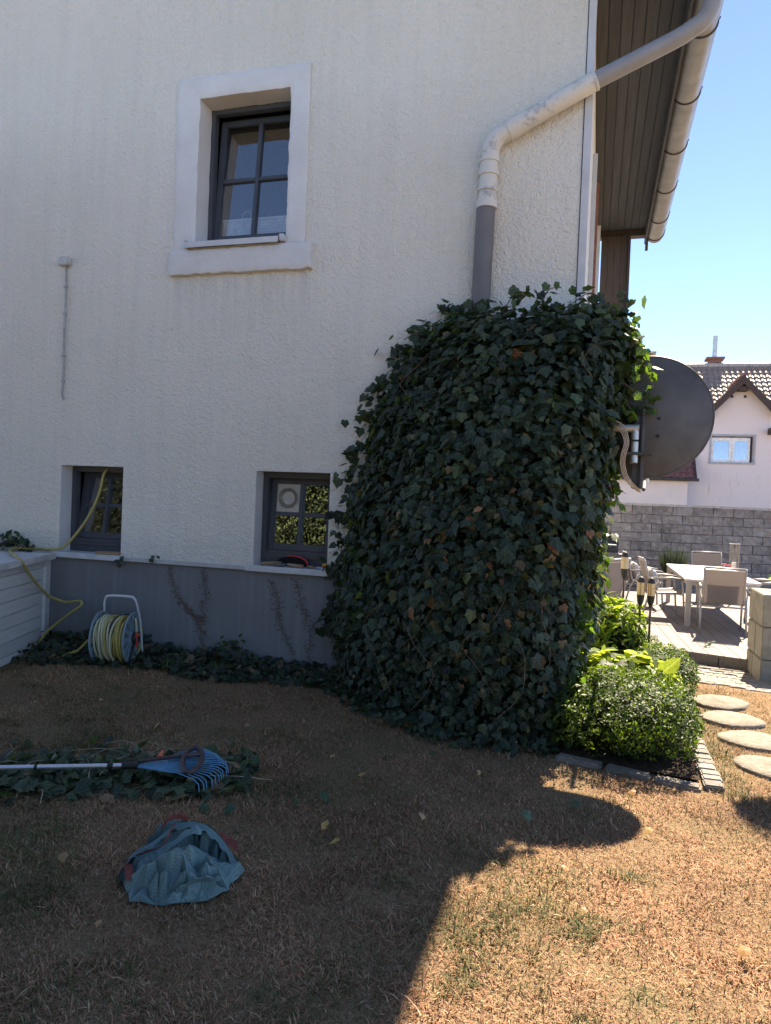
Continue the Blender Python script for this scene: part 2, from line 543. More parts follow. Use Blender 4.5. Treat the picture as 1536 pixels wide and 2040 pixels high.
# ------------------------------------------------------------------ ground
def ground_sheet():
    xs = [-300, -120, -50, -25] + [-13 + .5 * i for i in range(55)] + [25, 50, 120, 300]
    ys = [-300, -120, -50, -20] + [-9 + .35 * i for i in range(66)] + [30, 50, 100, 200, 500]
    X, Y = np.meshgrid(xs, ys)
    Z = np.vectorize(zg)(Y) + (fbm(X * .9, Y * .9, 3) - .5) * .03 * (np.abs(Y) < 9) * (np.abs(X) < 13)
    n, m = X.shape
    mb = MB()
    Z = Z - .05 * ((Y > 1.5) & (Y < 3.2) & (X > .9) & (X < 4))
    mb.v = list(zip(X.ravel(), Y.ravel(), Z.ravel() - .012))
    mb.f = [(j * m + i, j * m + i + 1, (j + 1) * m + i + 1, (j + 1) * m + i) for j in range(n - 1) for i in range(m - 1)]
    o = mb.build('ground', M['lawn_soil'], None, True)
    tag(o, kind='structure')
ground_sheet()

# ------------------------------------------------------------------ house
EAVE_Y1 = 5.4
house = thing('house', (-4.75, 4, 0), 'white roughcast house with grey plinth, dark grey windows and wide eaves', 'house')
OPEN = dict(b1=(-5.08, -4.34, .925, 1.82), b2=(-2.886, -2.147, .925, 1.82), up=(-3.622, -2.662, 3.93, 5.36))
mb = MB()
xs = sorted({-9.5, 0.0} | {o[0] for o in OPEN.values()} | {o[1] for o in OPEN.values()})
zs = sorted({.9, 6.0} | {o[2] for o in OPEN.values()} | {o[3] for o in OPEN.values()})
for i in range(len(xs) - 1):
    for j in range(len(zs) - 1):
        cx, cz = (xs[i] + xs[i + 1]) / 2, (zs[j] + zs[j + 1]) / 2
        if any(o[0] < cx < o[1] and o[2] < cz < o[3] for o in OPEN.values()): continue
        mb.add([(xs[i], 0, zs[j]), (xs[i + 1], 0, zs[j]), (xs[i + 1], 0, zs[j + 1]), (xs[i], 0, zs[j + 1])], [(0, 1, 2, 3)])
mb.add([(-9.5, 0, 6), (0, 0, 6), (-4.75, 0, 9.4)], [(0, 1, 2)])
front = mb.build('wall', M['stucco'], house)
REV = .16
for k, (x0, x1, z0, z1) in OPEN.items():
    d = .2 if k == 'up' else REV
    mb = MB()
    mb.add([(x0, 0, z0), (x0, d + .08, z0), (x0, d + .08, z1), (x0, 0, z1)], [(0, 1, 2, 3)])
    mb.add([(x1, 0, z0), (x1, d + .08, z0), (x1, d + .08, z1), (x1, 0, z1)], [(3, 2, 1, 0)])
    mb.add([(x0, 0, z1), (x1, 0, z1), (x1, d + .08, z1), (x0, d + .08, z1)], [(3, 2, 1, 0)])
    mb.add([(x0, 0, z0), (x1, 0, z0), (x1, d + .08, z0), (x0, d + .08, z0)], [(0, 1, 2, 3)])
    mb.build('window_reveal', M['smooth_render'], house)
    r = MB()
    a, b, c_, d_, e = x0 - .5, x1 + .5, z0 - .6, z1 + .5, d + .081
    r.add([(a, e, c_), (b, e, c_), (b, e, d_), (a, e, d_), (a, 2.6, c_), (b, 2.6, c_), (b, 2.6, d_), (a, 2.6, d_)],
          [(4, 5, 6, 7), (0, 1, 5, 4), (3, 7, 6, 2), (0, 4, 7, 3), (1, 2, 6, 5)])
    r.add([(a, e, c_), (x0, e, c_), (x0, e, d_), (a, e, d_)], [(0, 1, 2, 3)])
    r.add([(x1, e, c_), (b, e, c_), (b, e, d_), (x1, e, d_)], [(0, 1, 2, 3)])
    r.add([(x0, e, c_), (x1, e, c_), (x1, e, z0), (x0, e, z0)], [(0, 1, 2, 3)])
    r.add([(x0, e, z1), (x1, e, z1), (x1, e, d_), (x0, e, d_)], [(0, 1, 2, 3)])
    r.build('room_interior', M['interior'], house)
mb = MB().box(-.28, 0, .002, 9, -.3, 6.0).box(-9.5, -9.2, .002, 9, -.3, 6.0).box(-9.2, -.28, 8.8, 9, -.3, 6.0)
mb.build('wall', M['stucco'], house)
MB().box(-9.5, -.002, .012, .3, -.4, .9).build('plinth', M['plinth_paint'], house)

# pale ledge strip in short lengths between the sills
for a, b in ((-9.4, -7.3), (-7.3, -5.14), (-4.29, -3.92), (-3.915, -2.94), (-2.09, -.9), (-.895, 0)):
    MB().box(a, b - .004, -.032, .02, .887, .923).build('ledge', M['ledge_trim'], house, bevel=.004)

def window(x0, x1, z0, z1, yrec, tilt, bars=(.055, .06), blind=False, disc=False, bot=.09):
    fw, dp = bars
    f = MB()
    f.box(x0, x0 + fw, yrec, yrec + .07, z0, z1).box(x1 - fw, x1, yrec, yrec + .07, z0, z1)
    f.box(x0 + fw, x1 - fw, yrec, yrec + .07, z1 - fw, z1).box(x0 + fw, x1 - fw, yrec, yrec + .07, z0, z0 + bot)
    f.box(x0 + .01, x1 - .01, yrec - .014, yrec - .001, z0 + bot * .5, z0 + bot * .72)
    w = f.build('window', M['window_grey'], house, bevel=.004)
    sx0, sx1, sz0, sz1 = x0 + fw - .012, x1 - fw + .012, z0 + bot - .002, z1 - fw + .012
    ys = yrec + .035
    ca, sa = math.cos(tilt), math.sin(tilt)
    def T(p):
        y, z = p[1] - ys, p[2] - sz0
        return (p[0], ys + y * ca + z * sa, sz0 - y * sa + z * ca)
    def put(mb, name, mat, **kw):
        mb.v = [T(p) for p in mb.v]
        return mb.build(name, mat, w, **kw)
    s = MB()
    sw = .062
    s.box(sx0, sx0 + sw, ys, ys + .06, sz0, sz1).box(sx1 - sw, sx1, ys, ys + .06, sz0, sz1)
    s.box(sx0 + sw, sx1 - sw, ys, ys + .06, sz1 - sw, sz1).box(sx0 + sw, sx1 - sw, ys, ys + .06, sz0, sz0 + sw * 1.1)
    put(s, 'sash', M['window_grey'], bevel=.006)
    xm, zm = (sx0 + sx1) / 2, (sz0 + sz1) / 2
    put(MB().box(xm - .022, xm + .022, ys - .004, ys + .05, sz0 + sw, sz1 - sw), 'muntin', M['window_grey'], bevel=.005)
    put(MB().box(sx0 + sw, xm - .023, ys - .002, ys + .048, zm - .02, zm + .02), 'muntin', M['window_grey'], bevel=.005)
    put(MB().box(xm + .023, sx1 - sw, ys - .002, ys + .048, zm - .02, zm + .02), 'muntin', M['window_grey'], bevel=.005)
    for i, (a, b) in enumerate(((sx0 + sw, xm - .022), (xm + .022, sx1 - sw))):
        for j, (c_, d_) in enumerate(((sz0 + sw * 1.1, zm - .02), (zm + .02, sz1 - sw))):
            if disc and i == 0 and j == 1:
                p = MB().box(a, b, ys + .018, ys + .026, c_, d_)
                put(p, 'vent_plate', M['vent_plastic'])
                cx, cz = (a + b) / 2, (c_ + d_) / 2
                q = MB().lathe((cx, ys + .0185, cz), [(.092, 0), (.098, -.016), (.086, -.030), (.074, -.022), (.068, -.003), (.064, -.003)], 32, 'Y')
                put(q, 'vent_ring', M['vent_ring'], smooth='auto')
                put(MB().lathe((cx, ys + .0145, cz), [(.0635, 0), (.0635, .003)], 32, 'Y'), 'vent_disc', M['vent_plastic'])
                continue
            p = MB().box(a - .004, b + .004, ys + .022, ys + .026, c_ - .004, d_ + .004)
            put(p, 'pane', M['glass'])
    if blind:
        for k in range(6):
            zz = sz0 + .07 + k * .03
            put(MB().add([(sx0 + .06, ys + .075, zz), (sx1 - .06, ys + .075, zz), (sx1 - .06, ys + .095, zz + .015), (sx0 + .06, ys + .095, zz + .015),
                          (sx1 - .06, ys + .075, zz + .03), (sx0 + .06, ys + .075, zz + .03)], [(0, 1, 2, 3), (3, 2, 4, 5)]), 'blind_pleat', M['blind_white'])
        zz = sz0 + .07 + 6 * .03
        put(MB().box(sx0 + .06, sx1 - .06, ys + .07, ys + .09, zz, zz + .018), 'blind_rail', M['white_pvc'])
        put(MB().tube(spline([(xm - .17, ys + .064, zz - .02), (xm - .15, ys + .066, zz + .07), (xm - .08, ys + .068, zz + .08), (xm - .07, ys + .07, zz - .04)], 6), .003, 5), 'blind_cord', M['white_pvc'], smooth=True)
    return w
x0, x1, z0, z1 = OPEN['b1']; window(x0, x1, z0 + .012, z1, REV, math.radians(8.5), bot=.14)
x0, x1, z0, z1 = OPEN['b2']; window(x0, x1, z0 + .012, z1, REV - .01, math.radians(5.5), disc=True, bot=.14)
x0, x1, z0, z1 = OPEN['up']; window(x0, x1, z0 + .03, z1, .2, math.radians(5), blind=True, bot=.105)

# basement sills
MB().box(-5.125, -4.30, -.055, REV + .04, .883, .938).build('sill', M['sill_stone'], house, bevel=.004)
MB().box(-2.945, -2.10, -.055, REV + .04, .883, .938).build('sill', M['sill_stone'], house, bevel=.004)
# sheet-metal sill of the upper window with turned-up ends
s = MB().add([(-3.665, -.115, 3.905), (-2.70, -.115, 3.905), (-2.70, -.115, 3.958), (-3.665, -.115, 3.958), (-2.70, .21, 3.985), (-3.665, .21, 3.985)],
             [(0, 1, 2, 3), (3, 2, 4, 5)])
s.box(-3.668, -3.664, -.116, .19, 3.905, 3.985)
s.build('sill', M['white_trim'], house)
MB().box(-2.71, -2.662, -.085, .19, 3.925, 3.99).build('sill_end', M['white_trim'], house, bevel=.006)

def rough_panel(name, outer, hole, yf, yb, jit, amp, mat, yin=None, res=.025, seed=1):
    """raised render panel with ragged edges; hole goes back to yin"""
    X0, X1, Z0, Z1 = outer
    bm = bmesh.new()
    nx, nz = int((X1 - X0) / res), int((Z1 - Z0) / res)
    gx = list(np.linspace(X0, X1, nx + 1)); gz = list(np.linspace(Z0, Z1, nz + 1))
    if hole:
        for h in hole[:2]: gx[int(np.argmin([abs(g - h) for g in gx]))] = h
        for h in hole[2:]: gz[int(np.argmin([abs(g - h) for g in gz]))] = h
    V = {}
    for i, x in enumerate(gx):
        for j, z in enumerate(gz):
            nn = float(fbm(x * 9, z * 9, seed)) - .5; mm = float(fbm(x * 14 + 7, z * 14, seed + 5)) - .5
            onb = i in (0, nx) or j in (0, nz) or (hole and hole[0] - .001 <= x <= hole[1] + .001 and hole[2] - .001 <= z <= hole[3] + .001)
            k = jit if onb else jit * .3
            V[i, j] = bm.verts.new((x + nn * k * 2, yf + (nn + mm) * amp + (.012 if onb else 0), z + mm * k * 2))
    for i in range(nx):
        for j in range(nz):
            cx, cz = (gx[i] + gx[i + 1]) / 2, (gz[j] + gz[j + 1]) / 2
            if hole and hole[0] < cx < hole[1] and hole[2] < cz < hole[3]: continue
            bm.faces.new((V[i, j], V[i + 1, j], V[i + 1, j + 1], V[i, j + 1]))
    be = [e for e in bm.edges if len(e.link_faces) == 1]
    r = bmesh.ops.extrude_edge_only(bm, edges=be)
    for v_ in [g for g in r['geom'] if isinstance(g, bmesh.types.BMVert)]:
        inner = hole and hole[0] - .05 < v_.co.x < hole[1] + .05 and hole[2] - .05 < v_.co.z < hole[3] + .05
        v_.co.y = yin if inner and yin else yb
    bmesh.ops.delete(bm, geom=[v_ for v_ in bm.verts if not v_.link_faces], context='VERTS')
    off = chain_loc(house)
    for v_ in bm.verts: v_.co -= off
    bmesh.ops.recalc_face_normals(bm, faces=bm.faces)
    me = bpy.data.meshes.new(name); bm.to_mesh(me); bm.free()
    me.materials.append(mat)
    me.polygons.foreach_set('use_smooth', [True] * len(me.polygons))
    me.set_sharp_from_angle(angle=math.radians(50))
    o = bpy.data.objects.new(name, me); COL.objects.link(o); o.parent = house
    return o
rough_panel('window_surround', (-3.85, -2.48, 3.90, 5.555), (-3.612, -2.672, 3.94, 5.35), -.03, .01, .008, .010, M['smooth_render'], .20)
rough_panel('window_apron', (-3.87, -2.385, 3.675, 3.905), None, -.07, .01, .018, .016, M['smooth_render'], seed=9)

# corner trim and eaves
MB().box(-.05, .010, -.014, .05, 2.4, 6.0).build('corner_trim', M['white_trim'], house)
MB().box(-.058, -.0505, -.007, .04, 2.4, 6.0).build('corner_seam', M['bracket_dark'], house)
for i in range(7):
    MB().box(.004 + i * .102, .004 + i * .102 + .097, -.45, EAVE_Y1, 5.80, 5.82).build('soffit_board', M['soffit_wood'], house, bevel=.003)
MB().box(.001, .745, -.44, EAVE_Y1 - .01, 5.822, 5.84).build('soffit_backing', M['soffit_wood'], house)
MB().box(.72, .745, -.45, EAVE_Y1 + .02, 5.62, 5.798).build('fascia', M['soffit_wood'], house)
MB().box(.0, .74, EAVE_Y1 - .14, EAVE_Y1, 5.70, 5.798).build('end_beam', M['brown_cladding'], house)
MB().box(.735, .775, EAVE_Y1 + .0, EAVE_Y1 + .03, 5.52, 5.80).build('verge_board', M['brown_cladding'], house)
mb = MB()
for s_, nn in ((1, 0), (-1, 1)):
    ex = .78 if s_ > 0 else -10.28
    a = [(ex, -.5, 5.85), (-4.75, -.5, 9.65), (-4.75, 9.4, 9.65), (ex, 9.4, 5.85)]
    if s_ > 0:
        a[2] = (-4.75, 9.4, 9.65); a[3] = (ex, EAVE_Y1 + .05, 5.85)
        a.insert(3, (-.2, 9.4, 6.515)); a.insert(4, (-.2, EAVE_Y1 + .05, 6.515))
    n_ = len(a)
    mb.add(a + [(x, y, z + .16) for x, y, z in a], [tuple(range(n_)), tuple(range(n_, 2 * n_))[::-1]] + [(i, (i + 1) % n_, n_ + (i + 1) % n_, n_ + i) for i in range(n_)])
mb.build('roof', M['tiles_red'], house)
# half-round gutter with straps
g = MB()
gx, gz, gr = .862, 5.742, .122
ys_ = [-.5 + i * .59 for i in range(11)]
pr = [(gx + gr * math.cos(a), gz + gr * math.sin(a)) for a in [PI + PI * k / 14 for k in range(15)]]
pr = [(gx - gr, gz + .03)] + pr + [(gx + gr + .012, gz + .012)]
pin = [(gx + (x - gx) * .97, z + .004) for x, z in pr][::-1]
loop = pr + pin
ya, yb = -.55, EAVE_Y1
nL = len(loop)
g.add([(x, ya, z) for x, z in loop] + [(x, yb, z) for x, z in loop], [(i, (i + 1) % nL, nL + (i + 1) % nL, nL + i) for i in range(nL)])
g.add([(x, yb, z) for x, z in pr], [tuple(range(len(pr)))])
g.add([(x, ya, z) for x, z in pr], [tuple(range(len(pr)))])
gut = g.build('gutter', M['steel_zinc'], house, smooth='auto')
for y in (-.45, .49, 1.53, 2.57, 3.62, 4.61, 5.28):
    MB().tube([(gx + (gr + .006) * math.cos(a), y, gz + (gr + .006) * math.sin(a)) for a in [PI - .2 + (PI + .25) * k / 16 for k in range(17)]]
              + [(gx + gr + .02, y, gz + .03)], .008, 6).build('gutter_strap', M['bracket_dark'], gut, smooth=True)
# brown clad balcony screen and a shutter seen edge-on beyond the corner
for i in range(4):
    MB().box(.105 + i * .094, .105 + i * .094 + .09, 5.18, 5.21, 3.4, 5.68).build('cladding_board', M['brown_cladding'], house)
MB().box(.10, .485, 5.215, 5.24, 3.38, 5.69).build('cladding_frame', M['brown_cladding'], house)
MB().box(.485, .52, 5.15, 5.25, 3.4, 5.66).build('cladding_post', M['brown_cladding'], house)
MB().box(.001, .045, 1.5, 1.58, 2.7, 5.2).build('window_casing', M['white_trim'], house)
MB().box(.001, .055, 3.1, 3.15, 2.7, 5.6).build('shutter', M['brick_red'], house)
MB().box(.001, .085, 4.5, 4.53, 2.7, 5.6).build('window_casing', M['white_trim'], house)

# rain pipe: outlet at the gutter, slanting run across the gable, then straight down
Yp = -.105
dp = thing('rain_downpipe', (-.8, Yp, 0), 'rain pipe slanting off the gutter, white painted elbow over grey vertical pipe', 'downpipe')
MB().tube([(-.815, Yp, 4.115), (-.83, Yp, 2.9), (-.84, Yp, .3)], .079, 18).build('lower_pipe', M['pipe_grey'], dp, smooth='auto')
t = NT('old_white_paint'); v = t.coord()
pt = t.ramp(t.noise(v, 7, 5, .7), [(.54, 0.), (.66, 1.)])
M['old_white_paint'] = t.fin(t.mix(pt, (.64, .62, .56), (.40, .40, .39)), .6, .3)
up = MB().tube([(-.806, Yp, 4.09), (-.803, Yp, 4.30), (-.80, Yp, 4.50)] + spline([(-.80, Yp, 4.52), (-.785, Yp, 4.585), (-.745, Yp, 4.645), (-.68, Yp, 4.683)], 5) + [(.02, Yp, 5.02)], .075, 18)
upo = up.build('painted_pipe', M['old_white_paint'], dp, smooth='auto')
for a, b, r in (((-.808, Yp, 4.06), (-.807, Yp, 4.13), .088), ((-.805, Yp, 4.20), (-.804, Yp, 4.22), .086), ((-.803, Yp, 4.33), (-.802, Yp, 4.37), .087), ((-.801, Yp, 4.44), (-.80, Yp, 4.50), .084),
                ((-.66, Yp, 4.694), (-.53, Yp, 4.757), .083)):
    MB().tube([a, b], r, 20).build('collar', M['old_white_paint'], dp, smooth='auto')
MB().tube([(.021, Yp, 5.02), (.60, Yp, 5.262), (.68, Yp, 5.30)] + spline([(.70, Yp, 5.315), (.80, Yp, 5.38), (.855, Yp, 5.48), (.862, Yp, 5.60)], 6) + [(.862, Yp, 5.66)], .066, 18).build('outlet_pipe', M['outlet_zinc'], dp, smooth='auto')
MB().tube([(.012, Yp, 5.016), (.03, Yp, 5.024)], .079, 20).build('pipe_end', M['old_white_paint'], dp, smooth='auto')

# junction box with a cable running down the wall
jb = thing('junction_box', (-5.09, 0, 3.88), 'small pale junction box high on the wall with thin cable below', 'junction box')
MB().box(-5.155, -5.035, -.055, -.001, 3.84, 3.925).build('box_body', M['plastic_box'], jb, bevel=.006)
MB().tube(spline([(-5.085, -.016, 3.84), (-5.08, -.016, 3.5), (-5.085, -.016, 3.1), (-5.08, -.016, 2.75), (-5.09, -.016, 2.55), (-5.065, -.02, 2.49)], 5), .010, 6).build('cable', M['cable_grey'], jb, smooth=True)
for z in (3.62, 3.35, 2.92, 2.66):
    MB().box(-5.098, -5.066, -.03, -.001, z, z + .018).build('cable_clip', M['cable_grey'], jb)

# ------------------------------------------------------------------ terrace, paving, walls
deck = MB()
def edge_y(x): return 2.865 - .293 * (x - 1.227)
DZ = -.02
pl_mb = MB()
xs_ = [-.7 + .157 * i for i in range(44)]
deckbase = MB()
deckbase.add([(-.7, edge_y(-.7) + .03, -.075), (6.2, edge_y(6.2) + .03, -.075), (5.9, 9.6, -.075), (-1.0, 9.6, -.075)], [(0, 1, 2, 3)])
dk = deckbase.build('deck', M['soil'])
tag(dk, kind='structure')
for x in xs_:
    a, b = x, x + .15
    def far(xx, y): return xx - .047 * (y - 2.8)
    yA, yB = edge_y(a), edge_y(b)
    p = [(far(a, yA), yA), (far(b, yB), yB), (far(b, 9.6), 9.6), (far(a, 9.6), 9.6)]
    MB().prism(p, DZ - .028, DZ).build('plank', M['deck_wood'], dk)
a, b = -.7, 6.2
n_ = Vector((.281, .96, 0))
for i in range(6):
    p = Vector((a + i * 1.15, edge_y(a + i * 1.15), 0)); q = Vector((a + i * 1.15 + 1.14, edge_y(a + i * 1.15 + 1.14), 0))
    p += n_ * .012; q += n_ * .012
    MB().prism([(p.x, p.y), (q.x, q.y), (q.x + n_.x * .025, q.y + n_.y * .025), (p.x + n_.x * .025, p.y + n_.y * .025)], -.2, DZ - .03).build('fascia_board', M['deck_wood'], dk)

# interlocking pavers
pv = MB().add([(.9, 1.15, -.10), (4, 1.15, -.10), (4, 3.1, -.19), (.9, 3.1, -.19)], [(0, 1, 2, 3)]).build('paving', M['soil'])
tag(pv, kind='structure')
pw, ph = .225, .115
zz = [(0, 0), (.055, .022), (.115, 0), (.17, -.022), (.221, 0)]
poly = [(x, y) for x, y in zz] + [(x, y + ph - .006) for x, y in zz[::-1]]
base = None
for j in range(17):
    for i in range(13):
        x = .92 + i * pw + (pw / 2 if j % 2 else 0); y = 1.2 + j * ph
        if y > edge_y(x) - .10 or (y < 1.36 - .5 * (x - 1.18) and random.random() < .85): continue
        if base is None:
            base = MB().prism(poly, -.05, .0).build('paver', M['paver_stone'], pv, bevel=.006)
            o = base
        else:
            o = base.copy(); COL.objects.link(o)
        o.location = (x, y, zg(y + .05) + .012 + random.uniform(-.005, .005))
        o.rotation_euler = (random.uniform(-.015, .015) - .05, random.uniform(-.015, .015), random.uniform(-.02, .02))

# coursed block wall behind the terrace
bw = thing('block_wall', (2, 10.5, -.15), 'rough grey concrete block wall with pale coping behind the terrace', 'wall')
A = Vector((.75, 10.2, 0)); du = Vector((.96, .279, 0)); dn = Vector((-.279, .96, 0))
BH, BL = .196, .44
top = 1.70
meshes = []
for k in range(6):
    bm = bmesh.new()
    bmesh.ops.create_cube(bm, size=1)
    bmesh.ops.subdivide_edges(bm, edges=bm.edges[:], cuts=1, use_grid_fill=True)
    for v_ in bm.verts:
        q = v_.co.copy()
        v_.co = Vector((q.x * (BL - .013), q.y * .2, q.z * (BH - .013)))
        if q.y < -.4: v_.co += Vector((random.uniform(-.008, .008), random.uniform(-.02, .02), random.uniform(-.006, .006)))
    me = bpy.data.meshes.new('block'); bm.to_mesh(me); bm.free(); me.materials.append(M['block_stone']); meshes.append(me)
ang = math.atan2(du.y, du.x)
off = bw.location
nrow = 10
for j in range(nrow):
    for i in range(-4, 15):
        s_ = i * BL + (BL * .5 if j % 2 else 0) + random.uniform(-.004, .004)
        p = A + du * s_ + dn * .1 + Vector((0, 0, top - BH * (j + .5)))
        o = bpy.data.objects.new('block', random.choice(meshes)); COL.objects.link(o)
        o.parent = bw; o.location = p - off; o.rotation_euler = (0, 0, ang)
c0 = A + du * -2.1 + dn * .1
mb = MB().obox(A + du * 2.2 + dn * .1 + Vector((0, 0, top - nrow * BH / 2 - .003)), du * 4.2, dn * .075, Vector((0, 0, nrow * BH / 2 - .004)))
mb.build('mortar', M['mortar'], bw)
for i in range(9):
    MB().obox(A + du * (-1.75 + i * .98 + .49) + dn * .09 + Vector((0, 0, top + .022)), du * .485, dn * .13, Vector((0, 0, .02))).build('coping', M['ridge_tile'], bw, bevel=.004)

# concrete block pillar by the path
pil = thing('block_pillar', (2.15, 2.4, -.15), 'weathered beige concrete block pillar standing at the edge of the deck', 'pillar')
PX0, PX1, PY0, PY1 = 1.885, 2.6, 2.07, 2.76
hz = [-.2, .10, .44, .78]
for j in range(3):
    for (a, b, c_, d_) in (((PX0, PX1, PY0, PY0 + .32), (PX0, PX1, PY0 + .325, PY1)) if j % 2 else ((PX0, PX1, PY0, PY0 + .40), (PX0, PX1, PY0 + .405, PY1))):
        e = random.uniform(-.004, .004)
        MB().box(a + e, b, c_ + e, d_, hz[j] + .004, hz[j + 1] - .004).build('block', M['pillar_stone'], pil, bevel=.008)

# stepping stones
for i, (x, y, r, lab) in enumerate(((1.257, .485, .225, 'round pale stepping stone nearest the pavers'), (1.262, -.02, .215, 'round pale stepping stone, second from the pavers'),
                                    (1.32, -.53, .22, 'round pale stepping stone, third from the pavers'), (1.315, -1.085, .215, 'round pale stepping stone closest to the camera, cut by frame'))):
    mb = MB()
    n_ = 22
    pr = [r * (1 + .05 * math.sin(2 * k * 2 * PI / n_ + i) + random.uniform(-.04, .04) + .04 * math.sin(3 * k * 2 * PI / n_ + 2.1 * i)) for k in range(n_)]
    ring = lambda s_, z: [(x + pr[k] * s_ * math.cos(2 * PI * k / n_), y + pr[k] * s_ * math.sin(2 * PI * k / n_), z + random.uniform(-.002, .002)) for k in range(n_)]
    mb.add(ring(1, -.05) + ring(1.0, .004) + ring(.94, .013) + ring(.5, .015) + [(x, y, .015)],
           [(q * n_ + k, q * n_ + (k + 1) % n_, (q + 1) * n_ + (k + 1) % n_, (q + 1) * n_ + k) for q in range(3) for k in range(n_)]
           + [(3 * n_ + k, 3 * n_ + (k + 1) % n_, 4 * n_) for k in range(n_)])
    o = mb.build('stepping_stone', M['step_stone'], None, True)
    tag(o, lab, 'stepping stone', 'stepping stones in the lawn')

# planting bed with stone edging
bed = MB().add([(.02, -1.42, .012), (.84, -1.52, .012), (.84, .7, .012), (.84, 2.2, -.13), (.84, 2.95, -.13), (.02, 3.1, -.13), (.02, .7, .012)], [(0, 1, 2, 3, 4, 5, 6)]).build('flower_bed', M['soil'])
tag(bed, kind='structure')
ex = [(.0, -1.40), (.28, -1.475), (.30, -1.48), (.56, -1.56), (.58, -1.565), (.83, -1.625)]
for i, lab in enumerate(('flat edging stone at the ivy end of the hedge bed', 'flat edging stone in the middle below the hedge', 'flat edging stone at the outer corner of the hedge bed')):
    p, q = Vector(ex[2 * i] + (0,)), Vector(ex[2 * i + 1] + (0,))
    d = (q - p); n_ = Vector((-d.y, d.x, 0)).normalized() * .045
    o = MB().obox((p + q) / 2 + Vector((0, 0, -.012)), d * .5, n_, Vector((random.uniform(-.005, .005), 0, .03))).build('edging_stone', M['edge_stone'], None, bevel=.012)
    tag(o, lab, 'edging stone', 'flat stones edging the hedge bed front')
y = -1.62
k = 0
while y < .9:
    L = random.uniform(.085, .11)
    o = MB().obox((.905 + random.uniform(-.006, .006), y + L / 2, -.006 + random.uniform(-.004, .004)), (.055, random.uniform(-.004, .004), 0), (0, L / 2 - .004, 0), (0, 0, .03)).build('edging_brick', M['paver_stone'], None, bevel=.008)
    tag(o, 'small stone sett in the row along the right side of the hedge bed', 'edging stone', 'setts along the right of the hedge bed')
    y += L

# ------------------------------------------------------------------ neighbour's house
nb = thing('neighbour_house', (5, 25, 0), 'pale pink house with tiled roof and gable behind the block wall', 'house')
def tile_slope(name, mat, o0, du_, dv_, nu, nv, parent, amp=.045):
    """courses of S tiles; du_ across, dv_ up the slope"""
    du_, dv_ = Vector(du_), Vector(dv_)
    nn_ = du_.cross(dv_).normalized()
    mb = MB()
    prof = [(0, .0), (.2, .75), (.4, 1.), (.6, .55), (.8, .05), (1.02, -.05)]
    for j in range(nv):
        for i in range(nu):
            b = Vector(o0) + du_ * i + dv_ * j
            lo = [b + du_ * u + nn_ * (amp * h + .035) for u, h in prof]
            hi = [b + du_ * u + dv_ * 1.12 + nn_ * (amp * h - .004) for u, h in prof]
            lp = [b + du_ * u + nn_ * (amp * h - .02) for u, h in prof]
            m_ = len(prof)
            mb.add(lo + hi + lp, [(q, q + 1, m_ + q + 1, m_ + q) for q in range(m_ - 1)] + [(2 * m_ + q, 2 * m_ + q + 1, q + 1, q) for q in range(m_ - 1)])
    return mb.build(name, mat, parent, kind='stuff')
NY = 24.0
gw = MB().add([(3.55, NY, -.3), (7.3, NY, -.3), (7.3, NY, 5.0), (6.55, NY, 5.55), (5.385, NY, 6.62), (4.22, NY, 5.55), (3.55, NY, 4.9)], [(0, 1, 2, 3, 4, 5, 6)])
WX0, WX1, WZ0, WZ1 = 4.42, 5.90, 3.56, 4.56
gm = MB()
xs = [3.55, WX0, WX1, 7.3]; zs = [-.3, WZ0, WZ1]
for i in range(3):
    for j in range(2):
        if i == 1 and j == 1: continue
        gm.add([(xs[i], NY, zs[j]), (xs[i + 1], NY, zs[j]), (xs[i + 1], NY, zs[j + 1]), (xs[i], NY, zs[j + 1])], [(0, 1, 2, 3)])
gm.add([(3.55, NY, WZ1), (7.3, NY, WZ1), (7.3, NY, 5.0), (6.55, NY, 5.55), (5.385, NY, 6.62), (4.22, NY, 5.55), (3.55, NY, 5.2)], [(0, 1, 2, 3, 4, 5, 6)])
for (a, b) in (((WX0, WZ0), (WX1, WZ0)), ((WX1, WZ0), (WX1, WZ1)), ((WX1, WZ1), (WX0, WZ1)), ((WX0, WZ1), (WX0, WZ0))):
    gm.add([(a[0], NY, a[1]), (b[0], NY, b[1]), (b[0], NY + .25, b[1]), (a[0], NY + .25, a[1])], [(0, 1, 2, 3)])
gm.build('gable_wall', M['stained_wall'], nb)
MB().box(-4, 3.548, 23.2, 24.05, -.3, 2.80).box(7.3, 12, 24.2, 24.5, -.3, 5).box(-4, 3.54, 24.3, 24.6, -.3, 5).build('wall', M['neighbour_wall'], nb)
fr = MB()
fr.box(WX0 - .07, WX0, NY - .025, NY + .02, WZ0 - .07, WZ1 + .07).box(WX1, WX1 + .07, NY - .025, NY + .02, WZ0 - .07, WZ1 + .07)
fr.box(WX0, WX1, NY - .025, NY + .02, WZ1, WZ1 + .07).box(WX0 - .08, WX1 + .08, NY - .05, NY + .02, WZ0 - .07, WZ0)
nw = fr.build('window', M['neighbour_trim'], nb)
s = MB()
xm = (WX0 + WX1) / 2
for a, b in ((WX0 + .01, xm - .005), (xm + .005, WX1 - .1)):
    s.box(a, a + .09, NY + .1, NY + .16, WZ0, WZ1 - .05).box(b - .09, b, NY + .1, NY + .16, WZ0, WZ1 - .05)
    s.box(a + .09, b - .09, NY + .1, NY + .16, WZ1 - .17, WZ1 - .05).box(a + .09, b - .09, NY + .1, NY + .16, WZ0, WZ0 + .1)
s.build('sash', M['white_pvc'], nw)
